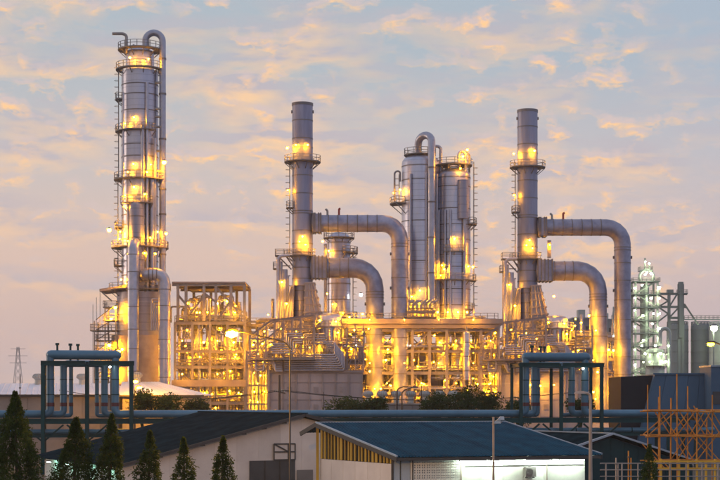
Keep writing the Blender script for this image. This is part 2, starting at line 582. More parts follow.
emat('sodium_big', (1.0, 0.42, 0.004), 3600.0)
emat('sodium_side', SOD, 350.0)
emat('mercury', (0.85, 1.0, 0.55), 110.0)
emat('tube_light', (0.84, 1.0, 0.78), 105.0)
emat('tube_green', (0.42, 1.0, 0.72), 60.0)
emat('white_lamp', (1.0, 0.92, 0.78), 60.0)

for nm in ('needle', 'leaf'):                     # thin leaves let some light through
    mm = MATS[nm]; n_, l_ = mm.node_tree.nodes, mm.node_tree.links
    pb = n_['Principled BSDF']; out = n_['Material Output']
    tr = n_.new('ShaderNodeBsdfTranslucent'); ms = n_.new('ShaderNodeMixShader'); ms.inputs[0].default_value = 0.35
    l_.new(pb.inputs['Base Color'].links[0].from_socket, tr.inputs[0])
    l_.new(pb.outputs[0], ms.inputs[1]); l_.new(tr.outputs[0], ms.inputs[2]); l_.new(ms.outputs[0], out.inputs[0])

# ---------------------------------------------------------------- setting
K = 300.0 / FPX                # metres per photo pixel at the plant
def sheet(name, x0, x1, y0, y1, z, m):
    return struct(MB().add([(x0, y0, z), (x1, y0, z), (x1, y1, z), (x0, y1, z)], [(0, 1, 2, 3)]).build(name, m, None, smooth=False))
sheet('ground', -700, 700, -60, 1650, 0.0, 'ground')
sheet('plant_yard', -120, 130, 236, 420, 0.004, 'yard')
sheet('road', -160, 160, 196, 205, 0.004, 'asphalt')

# ---------------------------------------------------------------- main fractionation tower
def Z(py, d=300.0):
    return CAMZ + (HOR - py) * d / FPX
def X(px, d=300.0):
    return (px - 360.0) * d / FPX

def on_shell(c, r, px, py, d=300.0, gap=0.75):
    """point just in front of a round shell at a photo pixel"""
    x = X(px, d); dx = x - c.x; q = (r + gap) ** 2 - dx * dx
    return Vector((x, c.y - (math.sqrt(q) if q > 0 else 0.15), Z(py, d)))

def main_tower():
    c = Vector((X(140), 300, 0)); r = 18.3 * K
    t = thing('fractionation_tower', (c.x, c.y, 0), 'tallest silver column with lit ring platforms and an arched overhead pipe', 'tower')
    shell(t, c, 5.3, 0, Z(336), 'deck_concrete', 'skirt')
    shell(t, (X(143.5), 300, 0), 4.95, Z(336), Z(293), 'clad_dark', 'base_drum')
    shell(t, c, r, Z(293), Z(72), 'clad')
    shell(t, c, 14.0 * K, Z(72), Z(54), 'clad', 'top_head', dome=1.3)
    for py in (86, 96, 112, 146, 158, 172, 197, 216, 226, 240, 262, 276, 286):
        ring('ring', 'flange', t, (c.x, c.y, Z(py)), r * 1.012, .22)
    for py in (303, 314, 325):
        ring('ring', 'clad_dark', t, (X(143.5), 300, Z(py)), 5.02, .3)
    for py in (352, 368, 384):
        ring('ring', 'deck_concrete', t, (c.x, c.y, Z(py)), 5.37, .25)
    # platforms: photo row, start and end angle, outer radius in px
    for py, a0, a1, ro in ((70, 0, 360, 24), (50, 0, 360, 22), (132, 165, 318, 24.5), (100, 165, 205, 24.5), (180, 0, 360, 26),
                           (205, 232, 306, 27), (228, 160, 212, 25), (248, 0, 360, 28.5), (266, 160, 205, 26), (290, 0, 360, 31)):
        platform(t, c, Z(py), (14.2 * K if py == 50 else r), ro * K, a0, a1)
    # sloping canopy low on the left with its strut
    MB().prism([(X(102), 297, Z(290)), (X(136), 297, Z(285)), (X(136), 297, Z(289)), (X(102), 297, Z(292.5))], (0, 8, 0)).build('canopy', 'deck_concrete', t, smooth=False)
    beam('strut', 'steel', t, (X(104), 297.5, Z(293)), (X(114), 297.5, Z(302)), .25)
    # overhead line: out of the head, over the arch and down the right side
    pth = [(X(146), 299, Z(56)), (X(146), 299, Z(42.5))] + arc((X(154.6), 299, Z(42.5)), (-1, 0, 0), (0, 0, 1), 8.6 * K, 0, 180, 10)[1:] + [(X(163.2), 299, Z(150)), (X(163.2), 299, Z(296))]
    MB().tube(pth, 3.3 * K, 16).build('overhead_pipe', 'pipe_alu', t)
    for py in (60, 95, 140, 190, 215, 255):
        ring('collar', 'flange', t, (X(163.2), 299, Z(py)), 3.7 * K, .35)
    for a, y0, y1, rr in ((285, 128, 292, .34), (297, 86, 292, .28), (312, 182, 292, .42), (322, 140, 270, .24), (244, 206, 292, .22), (228, 96, 205, .16)):
        u = Vector((math.cos(R(a)), math.sin(R(a)), 0)) * (r + .55)
        rod('riser_pipe', 'pipe_alu', t, (c.x + u.x, c.y + u.y, Z(y1)), (c.x + u.x, c.y + u.y, Z(y0)), rr, 'cyl')
    # short side nozzles on the right
    for py in (84, 110, 118, 128, 152, 172):
        rod('nozzle', 'valve', t, (c.x + r * .86, c.y - r * .4, Z(py)), (X(163), 298.6, Z(py)), .22, 'cyl')
    # reboiler return: a fat grey pipe set against the front of the shell
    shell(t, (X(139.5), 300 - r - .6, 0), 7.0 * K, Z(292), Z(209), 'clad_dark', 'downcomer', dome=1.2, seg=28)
    for py in (219, 240, 262):
        ring('collar', 'flange', t, (X(139.5), 300 - r - .6, Z(py)), 7.2 * K, .25)
    yf = 300 - r - 3.6
    pipe('transfer_pipe', 'pipe_alu', t, [(X(138.5), 300 - r + .3, Z(246)), (X(138.5), yf, Z(246)), (X(138.5), yf, 0)], 5.5 * K, 1.6, 22, 7)
    for py in (258, 275, 292, 309, 331, 350, 372):
        ring('collar', 'flange', t, (X(138.5), yf, Z(py)), 5.62 * K, .16)
    yg = 300 - 5.3 - 1.6
    pipe('transfer_pipe', 'pipe_alu', t, [(X(149), 300 - r - 1, Z(277)), (X(151), yg, Z(277)), (X(168.8), yg, Z(277)), (X(168.8), yg, 0)], 6.0 * K, 2.0, 22, 8)
    for py in (292, 308, 322, 341, 360, 378):
        ring('collar', 'flange', t, (X(168.8), yg, Z(py)), 6.12 * K, .16)
    for px in (154, 158, 162):
        ring_on('collar', 'flange', t, (X(px), yg, Z(277)), (1, 0, 0), 6.25 * K, .2)
    # little piping rows on the base drum
    for i in range(4):
        pipe('drum_pipe', 'pipe_alu', t, [(X(156 + i * 2), yg + .4, Z(332)), (X(156 + i * 2), yg + .4, Z(301 + i * 3)), (X(164), yg + .4, Z(301 + i * 3))], .14, .3, 8, 4)
    # lifting davit on the head
    pipe('davit', 'steel', t, [(X(128), 298, Z(56)), (X(128), 298, Z(37.5)), (X(124), 298, Z(36)), (X(114), 298, Z(36))], .28, 1.0, 8)
    rod('vent_pipe', 'steel', t, (X(150), 298.5, Z(54)), (X(150), 298.5, Z(42)), .12)
    rod('vent_pipe', 'steel', t, (X(134), 299.5, Z(54)), (X(134), 299.5, Z(45)), .2)
    ladder(t, (c.x - r - .5, c.y - .6, Z(132)), Z(72), (-1, -.3, 0))
    ladder(t, (c.x - r - .5, c.y - .6, Z(180)), Z(132), (-1, -.3, 0))
    ladder(t, (c.x - r - .6, c.y - .6, Z(248)), Z(180), (-1, -.3, 0))
    ladder(t, (c.x - r - .6, c.y - .6, Z(290)), Z(248), (-1, -.3, 0))
    for px, py in ((137, 121), (136.5, 167), (153, 167), (137, 190), (145, 191), (126, 209), (122, 233), (121, 240),
                   (159, 233), (161, 240), (131, 256), (147, 255), (157, 255), (150, 266), (133, 62), (151, 63), (129, 285), (155, 287)):
        lamp(t, on_shell(c, r, px, py, gap=.65))
    for px, py, g in ((124, 284, 1.2), (150, 284, 1.6), (131, 246, 1.0), (153, 243, 1.2), (128, 201, 1.0), (148, 200, 1.0), (131, 178, 1.0), (150, 178, 1.0), (128, 130, 1.0)):
        lamp(t, on_shell(c, r, px, py - 3, gap=g), 'sodium_fill', .10)  # fill lamps added to gild the tower shell
    for px, py in ((113, 232.5), (119, 309), (115, 320), (167, 166), (169, 236), (113, 346), (126, 350), (117, 372)):
        lamp(t, (X(px), 295.5, Z(py)), r=.3)
    return t
main_tower()

# ---------------------------------------------------------------- stair and scaffold tower at its left foot
def side_tower():
    t = thing('stair_tower', (X(107), 300, 0), 'open steel stair tower with stacked decks beside the tallest column', 'stair tower')
    x0, x1, y0, y1 = X(98), X(119), 296.0, 300.0
    for x in (x0, (x0 + x1) / 2, x1):
        for y in (y0, y1):
            beam('column', 'steel', t, (x, y, 0), (x, y, Z(306 if x > x0 else 322)), .22)
    for i, py in enumerate((308, 321, 331, 341, 352, 364, 376, 388, 400)):
        xa = x0 - (.8 if i % 3 == 2 else 0) if i > 1 else (x0 + x1) / 2 - .4
        deck(t, xa, x1 + .2, y0 - .2, y1 + .2, Z(py))
        if i:
            MB().bar((x0 + .4, y0 - .5, Z(py)), (x1 - .4, y0 - .5, Z((308, 321, 331, 341, 352, 364, 376, 388, 400)[i - 1])), .5, .12).build('stair_flight', 'grating', t, smooth=False)
    for px in (97, 100.5, 104):
        rod('scaffold_pole', 'rail', t, (X(px), y0 - .6, 0), (X(px), y0 - .6, Z(306 + (px - 97) * -2)), .05)
side_tower()

# ---------------------------------------------------------------- fired heaters
def heater(ox, oy, label, lamps, extra):
    """local photo pixels are measured from the stack axis; rows are those of the first heater"""
    t = thing('fired_heater', (ox, oy, 0), label, 'furnace', 'fired heaters with tall stacks')
    hx = lambda p: ox + p * K
    P = lambda p, row, dy=0.0: Vector((hx(p), oy + dy, Z(row)))
    r = 10.3 * K
    c = Vector((ox, oy, 0))
    # stack
    shell(t, c, r, Z(286), Z(104), 'stack_paint', 'stack')
    ring('stack_lip', 'flange', t, (ox, oy, Z(104.6)), r * 1.04, .5)
    for py in (121, 139, 148, 176, 194, 211.5, 214, 231, 244, 253, 268, 279):
        ring('ring', 'flange', t, (ox, oy, Z(py)), r * 1.022, .20)
    for s in (-1, 1):
        rod('lifting_lug', 'flange', t, P(s * 9.8, 111.8), P(s * 11.3, 111.8), .3, 'cyl')
    platform(t, c, Z(162), r, 18.2 * K)
    platform(t, c, Z(208), r, 16.5 * K, 160, 215)
    platform(t, c, Z(256), r, 16.0 * K, 150, 330)
    deck(t, hx(-27), hx(-9), oy - 2.4, oy + .5, Z(256))
    for s in (-24, -16):
        beam('knee_brace', 'steel', t, P(s, 257, -2.2), P(s * .45, 270, -1.2), .2)
    ladder(t, (ox - r - .45, oy - .5, Z(208)), Z(162), (-1, -.2, 0))
    ladder(t, (ox - r - .45, oy - .5, Z(256)), Z(208), (-1, -.2, 0))
    # lower stack section and the breeching either side of it
    shell(t, (ox - 1.2 * K, oy, 0), 7.4 * K, Z(322), Z(284), 'stack_paint', 'flue', seg=32)
    for py in (291, 301, 311):
        ring('ring', 'flange', t, (ox - 1.2 * K, oy, Z(py)), 7.6 * K, .2)
    b = MB().frustum(P(-13.5, 322), (9 * K, 6), P(-9.5, 286), (3.5 * K, 4)).build('breeching', 'firebox', t, smooth=False)
    for i in range(3):
        f = (i + .5) / 3
        x = -17.6 + 3.2 * i
        beam('stiffener', 'steel_grey', b, P(x, 321, -3.06), P(-11.0 + 1.3 * i, 287, -2.06), .16, .12)
    b = MB().frustum(P(11.5, 322), (19 * K, 6), P(7.5, 283), (9.5 * K, 4.4)).build('breeching', 'firebox', t, smooth=False)
    for i in range(6):
        f = i / 5.0
        w0 = 19 * K * (1 - f) + 9.5 * K * f; d0 = 6 * (1 - f) + 4.4 * f
        cx = 11.5 * (1 - f) + 7.5 * f
        block('stiffener', 'steel_grey', b, P(cx, 320 - 36 * f), (w0 + .3, d0 + .3, .28))
    for i in range(4):
        beam('stiffener', 'steel_grey', b, P(3.5 + i * 5, 321, -3.1), P(3.7 + i * 2.2, 284, -2.3), .14, .12)
    # pipe gallery on the left: vertical lines, bent over at the top
    pipe('gallery_pipe', 'pipe_alu', t, [P(-24, 330, -2.5), P(-24, 257.5, -2.5), P(-12, 256.5, -2.5)], .3, .9, 10)
    for q, top in ((-21, 262), (-17.5, 270), (-14.5, 276)):
        rod('gallery_pipe', 'pipe_alu', t, P(q, 340, -1.2), P(q, top, -1.2), .26 if q != -17.5 else .55, 'cyl')
    for q in (-25.5, -22.5):
        beam('gallery_post', 'steel_grey', t, P(q, 345, -.5), P(q, 258, -.5), .2)
    for i, row in enumerate((266, 276, 286, 296, 306, 316, 326)):
        beam('gallery_beam', 'steel_grey', t, P(-25.5, row, -.5), P(-12, row, -.5), .18)
        beam('gallery_brace', 'steel_grey', t, P(-25.5 if i % 2 else -22.5, row, -.5), P(-22.5 if i % 2 else -25.5, row + 10, -.5), .1, shape='box')
    deck(t, hx(-29), hx(-23), oy - 2.5, oy + .2, Z(269))
    # upper duct
    ru = 8.5 * K
    xe, rb = 97.2, 17 * K
    pth = bend([P(9.5, 223.5), P(xe, 223.5), P(xe, 440)], rb, 5)
    MB().tube(pth, ru, 26).build('upper_duct', 'duct_paint', t)
    for q in (26, 35.5, 45, 55, 65, 74.5):
        ring_on('duct_ring', 'flange', t, P(q, 223.5), (1, 0, 0), ru * 1.03, .2)
    for row in (244, 247, 260, 278, 298, 318, 338, 356, 374):
        ring('duct_ring', 'flange', t, P(xe, row), ru * 1.03, .18)
    for row in (254, 288):
        for s in (-1, 1):
            rod('trunnion', 'flange', t, P(xe + s * 8.2, row), P(xe + s * 9.8, row), .3, 'cyl')
    block('damper_box', 'duct_paint', t, P(14.5, 223.5), (8 * K, 3.5, 3.4))
    for q in (10.8, 12.6, 16.4, 18.4):
        block('damper_rib', 'flange', t, P(q, 223.5), (.24, 3.8, 3.7))
    # lower duct, a little fatter
    rl = 10.0 * K
    xl = 72.3
    pth = bend([P(8, 268), P(xl, 268), P(xl, 440)], 21 * K, 5)
    MB().tube(pth, [rl] * 2 + [rl * .96, rl * .94, rl * .92, rl * .9, rl * .9, rl * .9][:len(pth) - 3] + [rl * .9], 26).build('lower_duct', 'duct_paint', t)
    for q in (27, 37.5, 46):
        ring_on('duct_ring', 'flange', t, P(q, 268), (1, 0, 0), rl * 1.03, .2)
    for row in (292, 295, 298, 315, 335, 352, 368):
        ring('duct_ring', 'flange', t, P(xl, row), rl * .93, .18)
    for s in (-1, 1):
        rod('trunnion', 'flange', t, P(xl + s * 8.6, 304), P(xl + s * 10.2, 304), .3, 'cyl')
    block('damper_box', 'duct_paint', t, P(17, 268), (15 * K, 4.2, 4.0))
    for q in (9.8, 13, 16.5, 20, 24):
        block('damper_rib', 'flange', t, P(q, 268), (.24, 4.5, 4.3))
    # vent stubs on the upper duct, one of them red
    pipe('vent_pipe', 'valve', t, [P(25, 216), P(25, 210.5), P(23, 209)], .2, .4, 8)
    pipe('vent_pipe', 'red_paint', t, [P(36.5, 216), P(36.5, 209), P(38, 208.5)], .2, .3, 8)
    if extra:
        beam('instrument_panel', 'steel_grey', t, P(20.5, 256, -2.6), P(20.5, 238, -2.6), 3.6 * K, .4, 'box')
    # fan housings at the foot of each duct
    for q, rr in ((xe, ru), (xl, rl * .9)):
        MB().frustum(P(q, 441), (rr * 2.6, rr * 2.6), P(q, 424), (rr * 2.02, rr * 2.02)).build('fan_housing', 'duct_paint', t, smooth=False)
    # firebox: casing with proud panels and buckstays
    x0, x1, fy = -30.5, 59.5, -7.0
    MB().box((hx((x0 + x1) / 2), oy, Z(373) / 2), ((x1 - x0) * K, 14, Z(373))).build('firebox', 'firebox', t, smooth=False)
    n = 7
    for i in range(n):
        for row0, row1 in ((374, 383), (384, 400), (401, 417), (418, 434), (435, 450)):
            a, bb = x0 + (x1 - x0) * i / n + .5, x0 + (x1 - x0) * (i + 1) / n - .5
            block('panel', 'firebox', t, P((a + bb) / 2, (row0 + row1) / 2, fy - .05), ((bb - a) * K, .16, (row1 - row0 - .5) * K))
            if row0 in (384, 401) and i % 2:
                block('peep_door', 'steel_grey', t, P((a + bb) / 2, row0 + 6, fy - .18), (.9, .12, 1.0))
    for i in range(n + 1):
        beam('buckstay', 'steel_grey', t, P(x0 + (x1 - x0) * i / n, 452, fy - .18), P(x0 + (x1 - x0) * i / n, 372, fy - .18), .26)
    beam('top_beam', 'steel_grey', t, P(x0 - 2, 372, fy - .3), P(x1 + 2, 372, fy - .3), .45)
    # nested crossover tubes over the firebox
    for k in range(8):
        y = -8.2 - .1 * k
        MB().tube(bend([P(-16, 371 - 2.1 * k, y), P(42 - 1.3 * k, 371 - 2.1 * k, y), P(42 - 1.3 * k, 355 - 1.6 * k, y), P(31 - 1.3 * k, 355 - 1.6 * k, y)], .3, 3), .14, 7).build('crossover_tube', 'pipe_alu', t)
    for k in range(5):
        y = -8.6 - .1 * k
        MB().tube(bend([P(24, 336 + 2.3 * k, y), P(3 + 2.3 * k, 336 + 2.3 * k, y), P(3 + 2.3 * k, 352, y)], .35, 3), .14, 7).build('crossover_tube', 'pipe_alu', t)
    for k in range(6):
        y = -8.0 - .1 * k
        MB().tube(bend([P(-52, 353 + 2.3 * k, y), P(-43 - .2 * k, 353 + 2.3 * k, y), P(-43 - .2 * k, 360 + 2.3 * k, y), P(-36, 360 + 2.3 * k, y), P(-36, 353 + 2.3 * k, y), P(-30 + k, 353 + 2.3 * k, y), P(-30 + k, 362 + 2 * k, y), P(-18, 362 + 2 * k, y)], .3, 3), .16, 7).build('crossover_tube', 'pipe_alu', t)
    for k in range(5):
        y = -9.9 - .1 * k
        MB().tube(bend([P(-28, 346 + 2.2 * k, y), P(-14 + 2.2 * k, 346 + 2.2 * k, y), P(-14 + 2.2 * k, 336 + 2.2 * k, y), P(2, 336 + 2.2 * k, y)], .3, 3), .15, 7).build('crossover_tube', 'pipe_alu', t)
    for k in range(4):
        y = -5.2 - .1 * k
        MB().tube(bend([P(40, 340 + 2.6 * k, y), P(56 + 1.5 * k, 340 + 2.6 * k, y), P(56 + 1.5 * k, 362 + k, y), P(46, 362 + k, y)], .3, 3), .16, 7).build('crossover_tube', 'pipe_alu', t)
    for i in range(14):                            # hangers behind the tubes
        q = -27 + i * 5.2
        rod('hanger', 'steel_grey', t, P(q, 372, -7.6), P(q, 344 + (i * 7) % 9, -7.6), .07)
    for row in (336, 348, 360):                    # service platforms to the right of the tubes
        deck(t, hx(44), hx(62), oy - 6.5, oy - 2, Z(row))
    for q in (45, 53, 61):
        beam('service_post', 'steel_grey', t, P(q, 373, -6.4), P(q, 325, -6.4), .22)
        beam('service_brace', 'steel_grey', t, P(q, 372, -6.4), P(q + (8 if q < 60 else -8), 349, -6.4), .16)
    # tube manifold bay at the left end
    for i in range(7):
        q = -52 + 3.6 * i
        rod('manifold_tube', 'pipe_alu', t, P(q, 452, -4 - (i % 2) * 1.5), P(q, 366, -4 - (i % 2) * 1.5), .2 + .07 * (i % 3), 'cyl')
    for q in (-53, -41, -31.5):
        beam('bay_column', 'steel', t, P(q, 452, -8), P(q, 352, -8), .3)
    for row in (370, 386, 404, 420):
        beam('bay_beam', 'steel', t, P(-53, row, -8), P(-31.5, row, -8), .3)
    # casing tiers stepping in towards the stack, each with a walkway
    for a, b_, r0, r1, dep in ((-29, 47, 373, 360, 11.0), (-22, 40, 360, 346, 9.0), (-18, 34, 346, 333, 7.6), (-17, 24, 333, 321, 6.4)):
        MB().frustum(P((a + b_) / 2, r0), ((b_ - a) * K, dep), P((a + b_) / 2, r1 + .6), ((b_ - a - 3) * K, dep - .8)).build('casing_tier', 'firebox', t, smooth=False)
        deck(t, hx(a - 1), hx(b_ + 1), oy - dep / 2 - 1.0, oy - dep / 2 + .3, Z(r0) + .15)
        for j in range(int((b_ - a) / 7.5)):
            beam('stiffener', 'steel_grey', t, P(a + 3 + 7.5 * j, r0 - .5, -dep / 2 - .08), P(a + 3.4 + 7.5 * j, r1 + 1, -dep / 2 + .34), .2)
    for r0, r1, q0, q1 in ((373, 360, 44, 30), (360, 346, 18, 34), (346, 333, 30, 16), (333, 321, 8, 20)):
        MB().bar(P(q0, r0, -6.3), P(q1, r1, -5.2), .8, .14).build('stair_flight', 'grating', t, smooth=False)
    # lattice gallery, a trapezoid of posts, rails and diagonals in two planes
    for dy in (-9.5, -4.0):
        posts = (-49, -41.5, -33.5, -25.5, -17, -8.5, 0, 13)
        top = lambda q: 338 - (q + 49) * .72 if q < -28 else 323 - (q + 28) * .12
        for q in posts:
            beam('lattice_post', 'steel_grey', t, P(q, 360, dy), P(q, top(q), dy), .30)
        beam('lattice_rail', 'steel_grey', t, P(-49, 338, dy), P(-28, 323, dy), .34)
        beam('lattice_rail', 'steel_grey', t, P(-28, 323, dy), P(13, 318, dy), .34)
        beam('lattice_rail', 'steel_grey', t, P(-41, 347, dy), P(-18, 329, dy), .28)
        beam('lattice_rail', 'steel_grey', t, P(-34, 356, dy), P(-6, 332, dy), .28)
        beam('lattice_rail', 'steel_grey', t, P(-49, 341, dy), P(13, 341, dy), .28)
        beam('lattice_rail', 'steel_grey', t, P(-24, 332, dy), P(13, 331, dy), .22)
        beam('lattice_rail', 'steel_grey', t, P(-49, 350, dy), P(13, 350, dy), .2)
        beam('lattice_rail', 'steel_grey', t, P(-49, 360, dy), P(13, 360, dy), .34)
        for i in range(len(posts) - 1):
            a, bb = posts[i], posts[i + 1]
            if i % 2:
                a, bb = bb, a
            beam('lattice_brace', 'steel_grey', t, P(a, 359, dy), P(bb, 342, dy), .16)
            if i > 2:
                beam('lattice_brace', 'steel_grey', t, P(bb, 340, dy), P(a, 325, dy), .16)
    for q in (-49, -25.5, 0, 13):
        for row in (341, 360):
            beam('lattice_tie', 'steel_grey', t, P(q, row, -9.5), P(q, row, -4), .24)
    deck(t, hx(-49), hx(13), oy - 9.2, oy - 4.2, Z(359.5), rail=False)
    # convection drum with its row of stub tubes
    cd = P(27, 318, -2.5)
    shell(t, cd, 16 * K, Z(372), Z(327), 'clad', 'header_drum', seg=36)
    shell(t, cd, 12.5 * K, Z(327), Z(318), 'clad', 'header_cap', dome=.8, seg=36)
    platform(t, cd, Z(328), 12.5 * K, 18.5 * K)
    for i in range(9):
        a = R(200 + 17.5 * i)
        u = Vector((math.cos(a), math.sin(a), 0)) * (17.2 * K)
        rod('stub_tube', 'steel_grey', t, (cd.x + u.x, cd.y + u.y, Z(341)), (cd.x + u.x, cd.y + u.y, Z(330)), .24, 'cyl')
    for row in (345, 356):
        platform(t, cd, Z(row), 16 * K, 23 * K, 250, 380)
    for q, row, dy in lamps:
        lamp(t, P(q, row, dy))
    for q, row, dy in ((64, 392, -4.5), (88, 386, -4), (60, 352, -3), (85, 350, -3.5), (-42, 384, -6.3), (-42, 402, -6.3), (-38, 345, -6.6), (36, 334, -6.2), (46, 345, -5)):
        lamp(t, P(q, row, dy), 'sodium_fill', .15)  # duct-foot lamps, and fill lamps added to gild ducts, bay and drum
    for q, row in ((-40, 356), (2, 340), (-44, 374)):
        rod('fill_lamp_arm', 'rail', t, P(q, row - 2, -9.4), P(q, row - 2, -12.2), .05)
        lamp(t, P(q, row, -12.4), 'sodium_fill', .06)  # fill lamps added out front to light the steel
    return t

H1 = (X(302.5), 300.0)
H2 = (X(527.5, 307), 307.0)
LAMPS = [(-6.0, 147, -2.5), (5.6, 147, -2.55), (-14.8, 149, -1.4), (-14.5, 191, -1.2), (0.5, 238, -2.75), (-2.5, 243, -2.75), (3.5, 246, -2.75), (20.6, 243, -3.3),
         (25, 295, -3.4), (47, 318, -3), (60, 315, -4), (34, 323, -5.6), (18, 322, -5.6), (52, 331, -4), (57, 341, -4), (49, 350, -4), (66, 330, -5),
         (-46, 392, -6.2), (-36, 392, -6.2), (-40, 376, -6.2), (-46, 412, -6), (-34, 412, -6), (-47, 346, -6.5), (-36, 333, -6.5), (-20, 330, -6.8), (-5, 333, -6.8), (-12, 350, -7), (8, 349, -6.6),
         (-15, 305, -4.2), (-20, 283, -2.2), (65, 399, -6), (67, 372, -6), (63, 360, -5)]
heater(*H1, 'furnace with a tall stack and two bent ducts, its panelled firebox wall exposed', LAMPS + [(72, 389, -4.5), (78, 389, -4.8)], False)
heater(*H2, 'furnace with a tall stack and two bent ducts standing beside the distant green-lit tower', [q for q in LAMPS if q[0] != -6.0] + [(-39, 377, -9), (-2, 385, -9.5), (21, 385, -9.5), (8, 386, -9), (80, 392, -5), (102, 392, -5), (46, 325, -4), (52, 322, -4), (106, 394, -4)], True)

# ---------------------------------------------------------------- slim column behind the first heater
def slim_column():
    d = 314.0; c = Vector((X(339, d), d, 0)); r = 11.5 * d / FPX
    t = thing('slim_column', (c.x, c.y, 0), 'short grey column standing behind the ducts of the furnace with the exposed firebox wall', 'column')
    shell(t, c, r, 0, Z(240, d), 'clad', dome=1.6)
    for py in (243, 252, 268, 284, 300, 315):
        ring('ring', 'flange', t, (c.x, c.y, Z(py, d)), r * 1.02, .22)
    platform(t, c, Z(238, d), r * .6, r * 1.35)
    platform(t, c, Z(253, d), r, r * 1.65, 290, 400)
    platform(t, c, Z(318, d), r, r * 1.6)
    for s in (-1.25, -1.12):
        rod('riser_pipe', 'pipe_alu', t, (c.x + s * r, c.y - .5, 0), (c.x + s * r, c.y - .5, Z(244, d)), .2, 'cyl')
    ladder(t, (c.x + r + .5, c.y, Z(318, d)), Z(253, d), (1, -.2, 0))
    lamp(t, (c.x + r * 1.9, c.y - .4, Z(295, d)), 'white_lamp', .4)
    for px, py in ((329, 252), (333, 305), (343, 314), (338, 262)):
        lamp(t, on_shell(c, r, px, py, d, .7))
slim_column()

